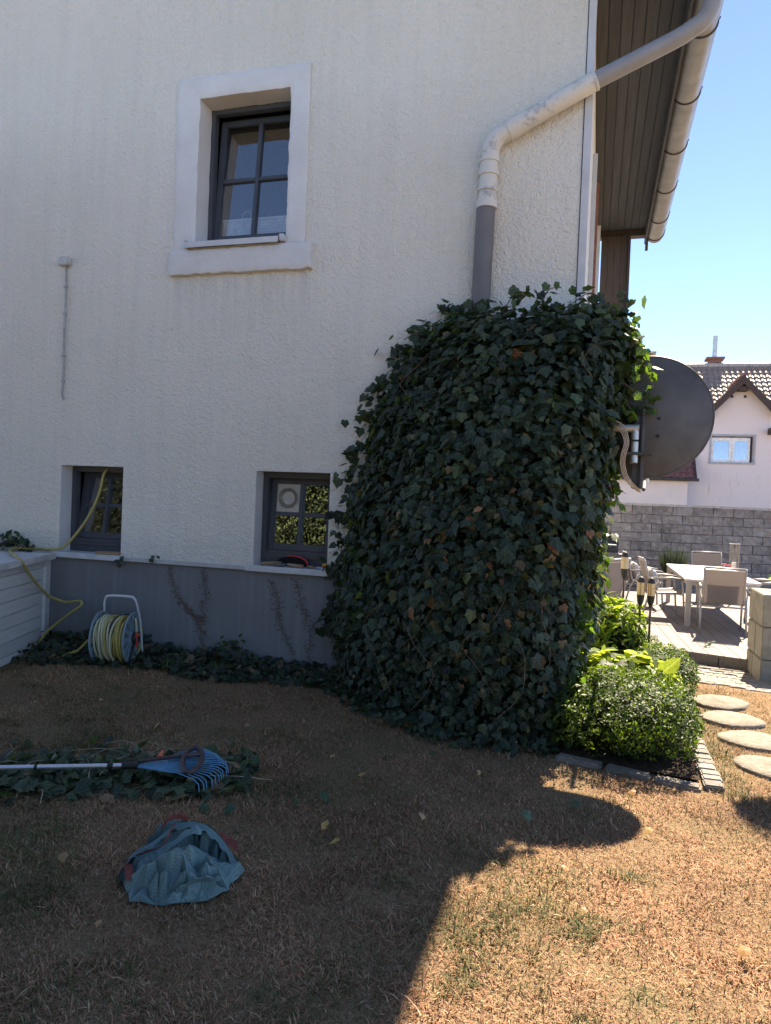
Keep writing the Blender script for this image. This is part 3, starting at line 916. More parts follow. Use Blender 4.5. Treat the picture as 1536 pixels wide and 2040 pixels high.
for a, b in ((WX0 + .1, xm - .095), (xm + .095, WX1 - .19)):
    MB().box(a, b, NY + .12, NY + .125, WZ0 + .1, WZ1 - .17).build('pane', M['glass'], nw)
    c_ = MB()
    n_ = 60
    vs_ = [(a + (b - a) * k / n_, NY + .2 + .025 * math.sin(k * 1.05), z) for z in (WZ0, WZ1) for k in range(n_ + 1)]
    c_.add(vs_, [(k, k + 1, n_ + 2 + k, n_ + 1 + k) for k in range(n_)])
    c_.build('curtain', M['curtain_blue'], nw, True)
MB().box(WX0 - .05, WX1 + .05, NY + .4, NY + .45, WZ0 - .05, WZ1 + .05).build('room_back', M['interior'], nw)
# main roof
RY, RZ = 28.0, 8.0
eY, eZ = 24.35, 4.71
dv = Vector((0, RY - eY, RZ - eZ)) / 15
tile_slope('roof_tiles', M['tiles_brown'], (-3.5, eY, eZ), (.22, 0, 0), dv, 66, 15, nb)
MB().add([(-3.5, eY, eZ - .05), (11, eY, eZ - .05), (11, RY, RZ - .05), (-3.5, RY, RZ - .05), (11, RY + 5, eZ), (-3.5, RY + 5, eZ)], [(0, 1, 2, 3), (3, 2, 4, 5)]).build('roof_deck', M['verge_wood'], nb)
x = -3.5
while x < 11:
    MB().tube([(x, RY, RZ + .03), (x + .4, RY, RZ + .03)], .11, 10).build('ridge_tile', M['ridge_tile'], nb)
    x += .41
# cross gable roof
gl, gp, gr_ = (4.02, 5.32), (5.385, 6.80), (6.75, 5.32)
for a, nm in ((gl, 'left'), (gr_, 'right')):
    sx = 1 if a is gl else -1
    L = Vector((gp[0] - a[0], 0, gp[1] - a[1]))
    if sx > 0: tile_slope('gable_tiles', M['tiles_red'], (a[0], 23.55, a[1]), (0, .26, 0), L / 7, 14, 7, nb, .03)
    else: tile_slope('gable_tiles', M['tiles_red'], (a[0], 23.55 + 3.64, a[1]), (0, -.26, 0), L / 7, 14, 7, nb, .03)
    nn_ = Vector((-L.z * sx, 0, L.x * sx)).normalized() * .1
    nn_ = Vector((-abs(L.z) * sx, 0, abs(L.x))).normalized()
    c_ = Vector((a[0], 23.5 + .008 * sx, a[1])) + L * .5 - nn_ * .10
    MB().obox(c_, L * .5, (0, .03, 0), nn_ * .11).build('verge_board', M['verge_wood'], nb)
    MB().obox(Vector((a[0], 25.2, a[1])) + L * .5 - nn_ * .045, L * .49, (0, 1.66, 0), nn_ * .02).build('gable_deck', M['verge_wood'], nb)
for k in range(9):
    MB().tube([(gp[0], 23.5 + k * .41, gp[1] + .03), (gp[0], 23.9 + k * .41, gp[1] + .03)], .09, 8).build('ridge_tile', M['tiles_red'], nb)
MB().box(5.22, 5.55, 23.55, 23.99, 6.25, 6.40).build('beam_end', M['verge_wood'], nb)
for xx in (5.07, 5.53):
    MB().lathe((xx, NY - .012, 6.08), [(.055, 0), (.055, .01), (.04, .011)], 14, 'Y').build('vent_hole', M['torch_dark'], nb)
# lean-to skirt roof with gutter
dv = Vector((0, 1.05, 1.0)) / 5
tile_slope('skirt_tiles', M['tiles_red'], (-3.9, 22.95, 2.86), (.24, 0, 0), dv, 32, 5, nb, .04)
MB().add([(-3.9, 22.95, 2.83), (3.78, 22.95, 2.83), (3.55, 24.0, 3.83), (-3.9, 24.0, 3.83)], [(0, 1, 2, 3)]).build('skirt_deck', M['verge_wood'], nb)
MB().tube([(-3.9, 22.9, 2.80), (3.9, 22.9, 2.80)], .06, 8).build('gutter', M['bracket_dark'], nb)
MB().obox((3.80, 23.47, 3.34), (.03, 0, 0), (0, .52, .5), (0, -.05, .05)).build('verge_board', M['verge_wood'], nb)
# chimneys
ch = MB().box(4.75, 5.25, 28.1, 28.6, 7.6, 8.33)
ch.build('chimney', M['brick_red'], nb)
MB().box(4.63, 5.37, 27.98, 28.72, 8.33, 8.42).build('chimney_cap', M['brick_red'], nb)
MB().tube([(4.99, 28.35, 8.42), (5.0, 28.35, 9.4)], .1, 14).build('flue_pipe', M['galvanised'], nb, smooth='auto')
MB().box(1.85, 2.35, 28.1, 28.6, 7.6, 8.62).build('chimney', M['brick_red'], nb)
MB().box(1.7, 2.55, 27.98, 28.72, 8.62, 8.70).build('chimney_cap', M['steel_zinc'], nb)
MB().box(6.35, 6.75, 23.55, 23.95, 4.62, 4.85).build('beam_end', M['verge_wood'], nb)

# ------------------------------------------------------------------ storage box by the wall
sb = thing('storage_box', (-5.0, -.6, 0), 'white boarded storage box with pale flat lid at the left wall', 'storage box')
ca, sa = math.cos(math.radians(20)), math.sin(math.radians(20))
e1, e2, zz_ = Vector((sa, -ca, 0)), Vector((ca, sa, 0)), Vector((0, 0, 1))      # along the side towards camera, outwards to the right
O = Vector((-5.06, -.065, 0))
def sbx(name, mat, s0, s1, o0, o1, z0, z1, bevel=.003):
    c_ = O + e1 * (s0 + s1) / 2 + e2 * (o0 + o1) / 2 + zz_ * (z0 + z1) / 2
    return MB().obox(c_, e1 * (s1 - s0) / 2, e2 * (o1 - o0) / 2, zz_ * (z1 - z0) / 2).build(name, mat, sb, bevel=bevel)
SL = 1.35
sbx('lid', M['sill_stone'], .05, SL, -1.1, 0.0, .885, .925)
k = 0.05
while k < SL - .01:
    sbx('lid_edge_tile', M['white_boards'], k, min(k + .168, SL), .001, .022, .868, .923)
    k += .172
sbx('corner_post', M['white_boards'], .06, .18, -.07, -.02, 0, .866)
sbx('top_rail', M['white_boards'], .18, SL - .1, -.07, -.022, .80, .866)
sbx('corner_post', M['white_boards'], SL - .1, SL, -.07, -.02, 0, .866)
for i in range(7):
    z1 = .797 - i * .121
    if z1 > .05: sbx('board', M['white_boards'], .18, SL - .1, -.075, -.042, max(z1 - .117, 0.0), z1, .006)
sbx('back_panel', M['white_boards'], .06, SL, -1.08, -.08, 0, .86)

# ------------------------------------------------------------------ hose through the window
hp = [(-4.61, .42, 1.80), (-4.645, .25, 1.80), (-4.66, .13, 1.76), (-4.695, .10, 1.535), (-4.80, .08, 1.30), (-4.90, .03, 1.12), (-5.0, -.03, .985), (-5.13, -.06, .955),
      (-5.28, -.03, .952), (-5.40, -.05, .95), (-5.47, -.14, .95), (-5.38, -.32, .95), (-5.08, -.62, .955), (-4.77, -.84, .925), (-4.81, -.69, .79), (-4.86, -.50, .64), (-4.93, -.30, .53), (-4.90, -.20, .475),
      (-4.80, -.20, .46), (-4.68, -.21, .48), (-4.61, -.22, .485), (-4.585, -.25, .45), (-4.66, -.27, .39), (-4.80, -.29, .28), (-4.92, -.32, .17), (-5.0, -.35, .03)]
hose = MB().tube(spline(hp, 7), .0135, 8).build('garden_hose', M['hose_yellow'], None, True)
tag(hose, 'yellow garden hose hanging from the left basement window over the box', 'hose')

# ------------------------------------------------------------------ hose reel
reel = thing('hose_reel', (0, 0, 0), 'blue drum hose reel wound with yellow hose, white carry handle', 'hose reel')
RZc = .245
def flange(x, parent):
    mb = MB()
    ro, n_ = .232, 40
    ring = [(x, 0, 0)]
    mb.lathe((x - .008, 0, RZc), [(.215, 0), (.236, 0), (.238, .008), (.236, .016), (.215, .016), (.212, .008), (.215, 0)], 40, 'X')
    f = mb.build('flange', M['reel_blue'], parent, smooth='auto')
    for k in range(12):
        a = 2 * PI * k / 12
        d = Vector((0, math.cos(a), math.sin(a))); t_ = Vector((0, -math.sin(a), math.cos(a)))
        MB().obox(Vector((x, 0, RZc)) + d * .145, (.005, 0, 0), d * .075, t_ * .026).build('spoke', M['reel_blue'], f)
    MB().lathe((x - .010, 0, RZc), [(.02, 0), (.085, 0), (.09, .01), (.085, .02), (.02, .02)], 24, 'X').build('hub', M['reel_blue'], f, smooth='auto')
    return f
flange(-.19, reel); flange(.19, reel)
MB().lathe((-.19, 0, RZc), [(.11, 0), (.11, .38)], 24, 'X').build('drum', M['reel_blue'], reel, smooth='auto')
for k in range(24):
    x = -.168 + .336 * ((k * 5) % 24) / 23
    pts = []
    tw = random.uniform(-.05, .05); r0 = .150 + .014 * (k % 4) + random.uniform(0, .008); sag = random.uniform(.0, .05)
    for q in range(29):
        a = 2 * PI * q / 28
        z = math.sin(a)
        pts.append((x + tw * math.cos(a + k), r0 * math.cos(a), RZc + r0 * z - (sag if z < 0 else 0) * (-z) + .004 * math.sin(3 * a)))
    MB().tube(pts, .0125, 7, False).build('hose_loop', M['hose_yellow'] if k % 5 in (2, 3, 4) and k > 3 else M['hose_pale'], reel, smooth=True)
MB().tube(spline([(-.22, .20, .02), (-.215, .13, .36), (-.205, .09, .50), (-.185, .07, .585), (-.13, .06, .615), (.10, .06, .615), (.165, .07, .59), (.195, .09, .50), (.21, .13, .36), (.22, .20, .02)], 6), .0125, 8).build('handle', M['white_tube'], reel, smooth=True)
for s_ in (-1, 1):
    MB().tube([(s_ * .218, .20, .02), (s_ * .222, -.16, .02)], .011, 8).build('foot_bar', M['black_metal'], reel, smooth=True)
    MB().tube([(s_ * .222, -.14, .02), (s_ * .222, 0, RZc)], .011, 8).build('stand_leg', M['black_metal'], reel, smooth=True)
MB().lathe((.202, 0, RZc), [(.055, 0), (.06, .02), (.05, .05), (.02, .055)], 18, 'X').build('hub_cap', M['torch_dark'], reel, smooth='auto')
MB().tube([(.20, -.02, RZc + .03), (.25, -.03, RZc + .035), (.285, -.035, RZc + .035)], .014, 10).build('crank_grip', M['orange_plastic'], reel, smooth='auto')
MB().tube([(.245, -.03, RZc + .06), (.25, -.03, RZc - .02), (.252, -.03, RZc - .085)], [.017, .014, .010], 10).build('hose_connector', M['red_plastic'], reel, smooth='auto')
MB().tube(spline([(.246, -.03, RZc + .06), (.235, -.02, RZc + .12), (.215, .0, RZc + .165), (.19, .02, RZc + .17)], 5), .0125, 8).build('feed_hose', M['hose_pale'], reel, smooth=True)
MB().tube([(-.20, -.02, RZc - .0), (-.235, -.02, RZc - .005)], .017, 10).build('hose_connector', M['orange_plastic'], reel, smooth='auto')
MB().tube([(-.235, -.02, RZc - .005), (-.265, -.02, RZc - .01)], .013, 10).build('connector_nut', M['pipe_grey'], reel, smooth='auto')
MB().tube(spline([(-.262, -.02, RZc - .01), (-.33, -.03, RZc - .05), (-.42, -.05, RZc - .13), (-.50, -.05, .09), (-.60, -.05, .05)], 6), .0135, 8).build('hose_tail', M['hose_yellow'], reel, smooth=True)
reel.location = (-4.02, -.45, -.015)
reel.rotation_euler = (0, 0, math.radians(14))
reel.scale = (.80, 1, 1)

# ------------------------------------------------------------------ things on the sills
wb = MB().obox((-4.47, -.005, .954), Vector((.125, .02, 0)), Vector((-.006, .045, 0)), (0, 0, .014)).build('wooden_offcut', M['raw_wood'], None, bevel=.004)
tag(wb, 'flat brown wood offcut on the left basement sill', 'wood piece')
hb = thing('hand_brush', (-2.62, .03, .94), 'black bristled hand brush with red edge on right basement sill', 'brush')
bp = MB()
n_ = 18
prof = [(-2.47 + .15 * -math.cos(PI * k / n_) - .06, .07, .945 + .085 * math.sin(PI * k / n_) ** .7) for k in range(n_ + 1)]
bp.add([(x, y, z) for x, y, z in prof] + [(x, y + .05, z) for x, y, z in prof],
       [(k, k + 1, n_ + 2 + k, n_ + 1 + k) for k in range(n_)] + [tuple(range(n_ + 1)), tuple(range(n_ + 1, 2 * n_ + 2))[::-1]])
bp.build('bristles', M['bristle_black'], hb)
MB().tube([(x + .002, y + .025, z + .004) for x, y, z in prof[7:]], .011, 6).build('back_strip', M['red_plastic'], hb, smooth=True)
MB().tube([(-2.62, .05, .97), (-2.70, .02, .965), (-2.80, -.01, .953)], [.012, .016, .018], 10).build('brush_handle', M['tool_wood'], hb, smooth=True)
tr = thing('hand_trowel', (-2.58, 0, .94), 'grey trowel with thick wooden handle lying on right basement sill', 'trowel')
MB().tube([(-2.53, -.01, .965), (-2.44, -.022, .958), (-2.365, -.03, .957)], [.013, .018, .016], 10).build('trowel_handle', M['tool_wood'], tr, smooth=True)
bl = MB()
bl.add([(-2.55, .005, .969), (-2.53, -.03, .962), (-2.60, -.045, .952), (-2.70, -.03, .946), (-2.73, .0, .946), (-2.69, .03, .950), (-2.60, .03, .966), (-2.61, -.005, .96)],
       [(7, 0, 1), (7, 1, 2), (7, 2, 3), (7, 3, 4), (7, 4, 5), (7, 5, 6), (7, 6, 0)])
bl.build('trowel_blade', M['galvanised'], tr)
fk = thing('hand_fork', (-2.28, 0, .94), 'small garden fork with thin tines on the right basement sill', 'fork')
MB().tube([(-2.345, .02, .952), (-2.30, .0, .954), (-2.265, -.005, .952)], [.012, .014, .01], 8).build('fork_handle', M['tool_wood'], fk, smooth=True)
for k in range(4):
    MB().tube([(-2.265, -.005, .952), (-2.225, -.035 + k * .02, .958), (-2.165, -.04 + k * .022, .944)], .0028, 5).build('tine', M['galvanised'], fk)
tp = thing('tape_spool', (-2.19, .08, .94), 'small yellow and red spool at right end of basement sill', 'spool')
MB().tube([(-2.19, .085, .939), (-2.19, .085, .968)], .042, 16).build('spool_base', M['red_plastic'], tp, smooth='auto')
MB().tube([(-2.19, .085, .9685), (-2.19, .085, .986)], .03, 16).build('spool_top', M['yellow_plastic'], tp, smooth='auto')

# ------------------------------------------------------------------ leaf rake
rk = thing('leaf_rake', (-2.2, -2.73, 0), 'blue fan leaf rake with silver pole lying on cut ivy', 'rake')
ap = Vector((-2.15, -2.755, .105)); dirv = Vector((.905, .425, 0)).normalized()
ax = Vector((-.425, .905, 0)).normalized()
MB().tube([ap - dirv * 1.75 + Vector((0, 0, .01)), ap - dirv * .86, ap - dirv * .06], .0135, 12).build('pole', M['rake_pole'], rk, smooth='auto')
for a, b, r in ((.16, .13, .017), (.085, .0, .019), (.53, .515, .0155), (.98, .965, .0155)):
    MB().tube([ap - dirv * a, ap - dirv * b], r, 12).build('collar', M['black_metal'], rk, smooth='auto')
plate = MB()
arc = [ap + (dirv * math.cos(a) + ax * math.sin(a)) * .155 + Vector((0, 0, .004)) for a in [math.radians(-33 + 66 * k / 10) for k in range(11)]]
lo = [p - Vector((0, 0, .006)) for p in arc]
s0, s1 = ap + ax * .02, ap - ax * .02
plate.add([s1, *arc, s0] + [s1 - Vector((0, 0, .006)), *lo, s0 - Vector((0, 0, .006))], [tuple(range(13)), tuple(range(13, 26))[::-1]] + [(i, (i + 1) % 13, 13 + (i + 1) % 13, 13 + i) for i in range(13)])
plate.build('head_plate', M['rake_blue'], rk)
for k in range(19):
    a = math.radians(-36 + 72 * k / 18)
    d = dirv * math.cos(a) + ax * math.sin(a)
    L = .47 - .05 * abs(k - 9) / 9 + random.uniform(-.006, .006)
    MB().tube([ap + d * .14, ap + d * .28 + Vector((0, 0, .018)), ap + d * (L - .03) + Vector((0, 0, .005)), ap + d * L - Vector((0, 0, .012)), ap + d * (L + .006) - Vector((0, 0, .05))], .0031, 5).build('tine', M['rake_blue'], rk)
ov = [ap + dirv * (.285 + .05 * math.cos(q)) + ax * (-.02 + .15 * math.sin(q)) + Vector((0, 0, .034 + .012 * math.sin(q))) for q in [2 * PI * k / 30 for k in range(31)]]
MB().tube(ov, .014, 8, False).build('guard_ring', M['rake_brown'], rk, smooth=True)
MB().tube([ap + dirv * .0 + ax * .018 + Vector((0, 0, .014)), ap + dirv * .20 + ax * .03 + Vector((0, 0, .036)), ap + dirv * .33 + ax * .02 + Vector((0, 0, .05))], [.010, .011, .014], 8).build('slide_bar', M['rake_brown'], rk, smooth=True)
MB().tube([ap + dirv * .105 + ax * .03 + Vector((0, 0, .03)), ap + dirv * .115 + ax * .085 + Vector((0, 0, .045))], [.016, .011], 8).build('clamp_lever', M['orange_plastic'], rk, smooth='auto')

# ------------------------------------------------------------------ crumpled garden bag
BAG_C = Vector((-1.425, -3.49, 0))
bag = thing('garden_bag', BAG_C, 'crumpled teal woven garden bag with red straps on the shaded lawn', 'bag')
BR, BA = Vector((.96, .279, 0)), Vector((-.279, .96, 0))       # the bag's own axes on the lawn
def bag_pt(r, a, z): return BAG_C + BR * (.89 * r + .02 * math.sin(a * 31)) + BA * .9 * a + Vector((0, 0, z * (.74 + .22 * math.sin(r * 19 + 1.0) * math.cos(a * 9))))
def bag_body():
    """facetted heap: fixed ridge, slit and lip lines plus random crease points, triangulated"""
    from mathutils.geometry import delaunay_2d_cdt
    rr_ = random.Random(23)
    pts = []
    def line(ps, n, jr, jz):
        P_ = spline(ps, n)
        for p in P_: pts.append((p.x + rr_.uniform(-jr, jr), p.y + rr_.uniform(-jr, jr), max(.008, p.z + rr_.uniform(-jz, jz))))
    for k in range(30):
        a = 2 * PI * k / 30
        q = 1 + rr_.uniform(-.17, .09)
        pts.append((.262 * q * math.cos(a), .245 * q * math.sin(a) - .01, .006))
        pts.append((.245 * q * math.cos(a + .1), .225 * q * math.sin(a + .1) - .01, rr_.uniform(.02, .10)))
    line([(-.235, -.04, .075), (-.17, .09, .135), (-.05, .165, .175), (.08, .165, .175), (.19, .12, .13)], 3, .006, .010)
    line([(-.215, -.085, .03), (-.12, .045, .012), (-.01, .115, .010), (.10, .11, .012), (.17, .075, .03)], 3, .006, .004)
    line([(-.19, -.13, .09), (-.085, -.04, .125), (.0, .03, .12), (.09, .035, .10), (.18, -.01, .11)], 3, .012, .022)
    for k in range(85):
        r, a = rr_.uniform(-.2, .21), rr_.uniform(-.20, .0)
        if (r / .24) ** 2 + (a / .22) ** 2 > .9 or a > -.075 + .3 * r: continue
        base = .135 * (1 - (r / .27) ** 4) * min(1, (a + .27) / .13)
        pts.append((r, a, max(.02, base + rr_.choice((-1, 1)) * rr_.uniform(.028, .065))))
    for k in range(8):
        r = rr_.uniform(-.15, .17); pts.append((r, .20 - r * r + rr_.uniform(-.01, .01), rr_.uniform(.06, .12)))
    vo, ed, fo = delaunay_2d_cdt([Vector((p[0], p[1])) for p in pts], [], [], 0, 1e-5)[:3]
    bm = bmesh.new()
    hgt = {}
    for p in pts: hgt[(round(p[0], 4), round(p[1], 4))] = p[2]
    V_ = []
    for v2 in vo:
        z = hgt.get((round(v2.x, 4), round(v2.y, 4)), .05)
        q = bag_pt(v2.x, v2.y, z) - BAG_C
        V_.append(bm.verts.new(q))
    for f in fo:
        try: bm.faces.new([V_[i] for i in f])
        except ValueError: pass
    bmesh.ops.subdivide_edges(bm, edges=bm.edges[:], cuts=2, use_grid_fill=True, smooth=.0)
    bmesh.ops.smooth_vert(bm, verts=bm.verts[:], factor=.16, use_axis_x=True, use_axis_y=True, use_axis_z=True)
    for v_ in bm.verts:
        n1 = float(vnoise(v_.co.x * 34 + 9, v_.co.y * 34, 41)) - .5; n2 = float(vnoise(v_.co.x * 60, v_.co.y * 60 + 4, 43)) - .5
        v_.co += Vector((n2 * .006, n1 * .006, n1 * .018 + n2 * .010))
        v_.co.z = max(v_.co.z, .004)
    bmesh.ops.recalc_face_normals(bm, faces=bm.faces)
    me = bpy.data.meshes.new('bag_cloth'); bm.to_mesh(me); bm.free()
    me.materials.append(M['bag_weave'])
    uvl = me.uv_layers.new(name='uv')
    for lp in me.loops:
        c_ = me.vertices[lp.vertex_index].co
        uvl.data[lp.index].uv = (c_.x + .5 * c_.z, c_.y - .4 * c_.z)
    me.polygons.foreach_set('use_smooth', [True] * len(me.polygons))
    me.set_sharp_from_angle(angle=math.radians(20))
    o = bpy.data.objects.new('bag_cloth', me); COL.objects.link(o); o.parent = bag
    return o
bag_body()
def ribbon(name, pts, w, mat, lean=(0, 0, 1), n=8, wob=.0):
    P_ = spline(pts, n)
    mb = MB()
    vs_ = []
    for i, p in enumerate(P_):
        k = Vector(lean) if not callable(lean) else Vector(lean(i / (len(P_) - 1)))
        k = k.normalized() * w * (1 + wob * math.sin(i * 1.7))
        sd_ = Vector((.0, .003, .002))
        vs_ += [p, p + k, p + k + sd_, p + sd_]
    m_ = len(P_)
    fs = [(4 * i + a, 4 * i + (a + 1) % 4, 4 * i + 4 + (a + 1) % 4, 4 * i + 4 + a) for i in range(m_ - 1) for a in range(4)]
    fs += [(0, 1, 2, 3), (4 * m_ - 1, 4 * m_ - 2, 4 * m_ - 3, 4 * m_ - 4)]
    mb.add(vs_, fs)
    o = mb.build(name, mat, bag, smooth='auto')
    uvl = o.data.uv_layers.new(name='uv')
    for lp in o.data.loops:
        c_ = o.data.vertices[lp.vertex_index].co
        uvl.data[lp.index].uv = (c_.x + .5 * c_.z, c_.y - .4 * c_.z)
    return o
B_ = bag_pt
def strip_between(name, lo_, hi_, mat):
    A1, A2 = spline(lo_, 8), spline(hi_, 8)
    n_ = len(A1); m_ = 5
    vs_ = []
    for i in range(n_):
        for k in range(m_):
            f = k / (m_ - 1)
            p = A1[i] * (1 - f) + A2[i] * f
            w_ = (float(vnoise(i * .55, k * .8, 61)) - .5) * .035 * math.sin(PI * f)
            vs_.append(p + BA * w_ + Vector((0, 0, (float(vnoise(i * .7, k * .3, 63)) - .5) * .025 * f)))
    fs = [(i * m_ + k, i * m_ + k + 1, (i + 1) * m_ + k + 1, (i + 1) * m_ + k) for i in range(n_ - 1) for k in range(m_ - 1)]
    mb = MB().add(vs_, fs)
    o = mb.build(name, mat, bag, smooth='auto')
    uvl = o.data.uv_layers.new(name='uv')
    for lp in o.data.loops:
        c_ = o.data.vertices[lp.vertex_index].co
        uvl.data[lp.index].uv = (c_.x + .5 * c_.z, c_.y - .4 * c_.z)
strip_between('bag_back', [B_(-.27, -.10, .0), B_(-.265, .03, .0), B_(-.20, .15, .0), B_(-.06, .235, .0), B_(.09, .24, .0), B_(.21, .17, .0), B_(.27, .04, .0)],
              [B_(-.245, -.11, .07), B_(-.225, .0, .115), B_(-.16, .10, .165), B_(-.05, .17, .20), B_(.08, .17, .20), B_(.18, .13, .16), B_(.245, .03, .09)], M['bag_weave'])
ribbon('bag_rim', [B_(-.245, -.115, .065), B_(-.222, -.005, .115), B_(-.157, .097, .165), B_(-.05, .165, .20), B_(.08, .165, .20), B_(.178, .125, .16), B_(.243, .025, .09)], .03, M['bag_weave'], BA * -.6 + Vector((0, 0, -.35)), 6, .25)
ribbon('bag_fold', [B_(-.17, -.10, .10), B_(-.08, .01, .15), B_(.0, .06, .165), B_(.06, .085, .16)], .028, M['bag_weave'], BA * .5 + Vector((0, 0, .55)), 5, .25)
ribbon('bag_fold', [B_(-.20, .10, .04), B_(-.15, .18, .09), B_(-.10, .225, .10), B_(-.06, .235, .085)], .06, M['bag_weave'], BA * .1 + Vector((.05, 0, .7)), 5, .25)
ribbon('bag_fold', [B_(.05, -.21, .04), B_(.10, -.18, .085), B_(.17, -.15, .08), B_(.225, -.09, .06)], .03, M['bag_weave'], BA * -.3 + Vector((0, 0, .5)), 5, .3)
ribbon('strap', [B_(-.225, -.14, .055), B_(-.222, -.08, .10)], .032, M['bag_strap'], BR * .8 + Vector((0, 0, .1)), 5)
ribbon('strap', [B_(-.225, -.09, .11), B_(-.185, -.03, .145), B_(-.14, .045, .175), B_(-.095, .10, .20), B_(-.06, .145, .21)], .026, M['bag_strap'], BR * .5 - BA * .3 + Vector((0, 0, .45)), 6, .15)
ribbon('strap', [B_(-.12, .14, .18), B_(-.09, .165, .215), B_(-.045, .175, .225), B_(.0, .17, .21)], .022, M['bag_strap'], BR * .1 + Vector((0, 0, .8)), 6, .2)
ribbon('strap', [B_(.165, .13, .15), B_(.20, .115, .14), B_(.235, .09, .115)], .034, M['bag_strap'], BA * .35 + Vector((0, 0, .5)), 5)

# ------------------------------------------------------------------ satellite dish
dish = thing('satellite_dish', (0, 0, 0), 'large dark grey satellite dish seen from behind, beside the ivy', 'satellite dish')
mb = MB()
n_, m_ = 56, 12
a_, b_ = .464, .468
prof = [(k / m_) for k in range(m_ + 1)]
for side, dy in ((0, 0), (1, .006)):
    vs_ = [(a_ * r * math.cos(2 * PI * q / n_), -.105 * (1 - r * r) + dy, b_ * r * math.sin(2 * PI * q / n_)) for r in prof[1:] for q in range(n_)] + [(0, -.105 + dy, 0)]
    fs = [(i * n_ + q, i * n_ + (q + 1) % n_, (i + 1) * n_ + (q + 1) % n_, (i + 1) * n_ + q) for i in range(m_ - 1) for q in range(n_)] + [(q, (q + 1) % n_, m_ * n_) for q in range(n_)]
    mb.add(vs_, fs)
refl = mb.build('reflector', M['dish_grey'], dish, smooth=True)
MB().tube([(a_ * math.cos(2 * PI * q / n_), .004, b_ * math.sin(2 * PI * q / n_)) for q in range(n_ + 1)], .009, 6, False).build('rim', M['dish_grey'], refl, smooth=True)
MB().box(-.088, -.012, -.165, -.095, -.57, .0).build('bracket', M['dish_grey'], dish, bevel=.006)
MB().box(-.030, -.006, -.215, -.160, -.58, .01).build('bracket_rib', M['dish_grey'], dish, bevel=.004)
for z in (-.02, -.33):
    MB().tube([(-.12, -.19, z), (.045, -.19, z)], .007, 6).build('bolt', M['black_metal'], dish)
for q in range(6):
    a = .5 + q * PI / 3
    MB().lathe((.12 * math.cos(a) - .02, -.108, .13 * math.sin(a) - .1), [(.012, 0), (.012, .012), (.006, .012)], 8, 'Y').build('bolt', M['black_metal'], refl)
mast = MB().tube([(-.075, -.25, -.40), (-.075, -.25, -.16)], .028, 14).build('mast', M['galvanised'], dish, smooth='auto')
MB().tube([(-.75, -.25, -.145), (-.048, -.25, -.145)], .030, 14).build('wall_arm', M['galvanised'], dish, smooth='auto')
MB().box(-.17, .03, -.285, -.215, -.345, -.325).build('clamp', M['bracket_dark'], dish)
MB().box(-.10, -.045, -.29, -.21, -.245, -.235).build('cable_tie', M['black_metal'], dish)
for k in range(4):
    o_ = k * .010
    MB().tube(spline([(-.42, -.275, -.13 + o_), (-.28, -.29, -.12 + o_), (-.19 + o_, -.30, -.16 + o_), (-.145 + o_, -.30, -.25), (-.16 + o_, -.30, -.34), (-.165 + o_, -.28, -.42), (-.13 + o_, -.25, -.52), (-.06 + o_, -.20, -.585), (-.02, -.14, -.60)], 6), .0036, 6).build('cable', M['cable_beige'], dish, smooth=True)
MB().tube([(0, -.0, -.56), (0, .55, -.40)], .014, 8).build('feed_arm', M['dish_grey'], dish)
MB().tube([(0, .52, -.43), (0, .50, -.30)], .035, 12).build('receiver_head', M['white_tube'], dish)
dish.location = (.52, -.358 + .05, 2.31)
dish.rotation_euler = (math.radians(-6), 0, math.radians(-4))

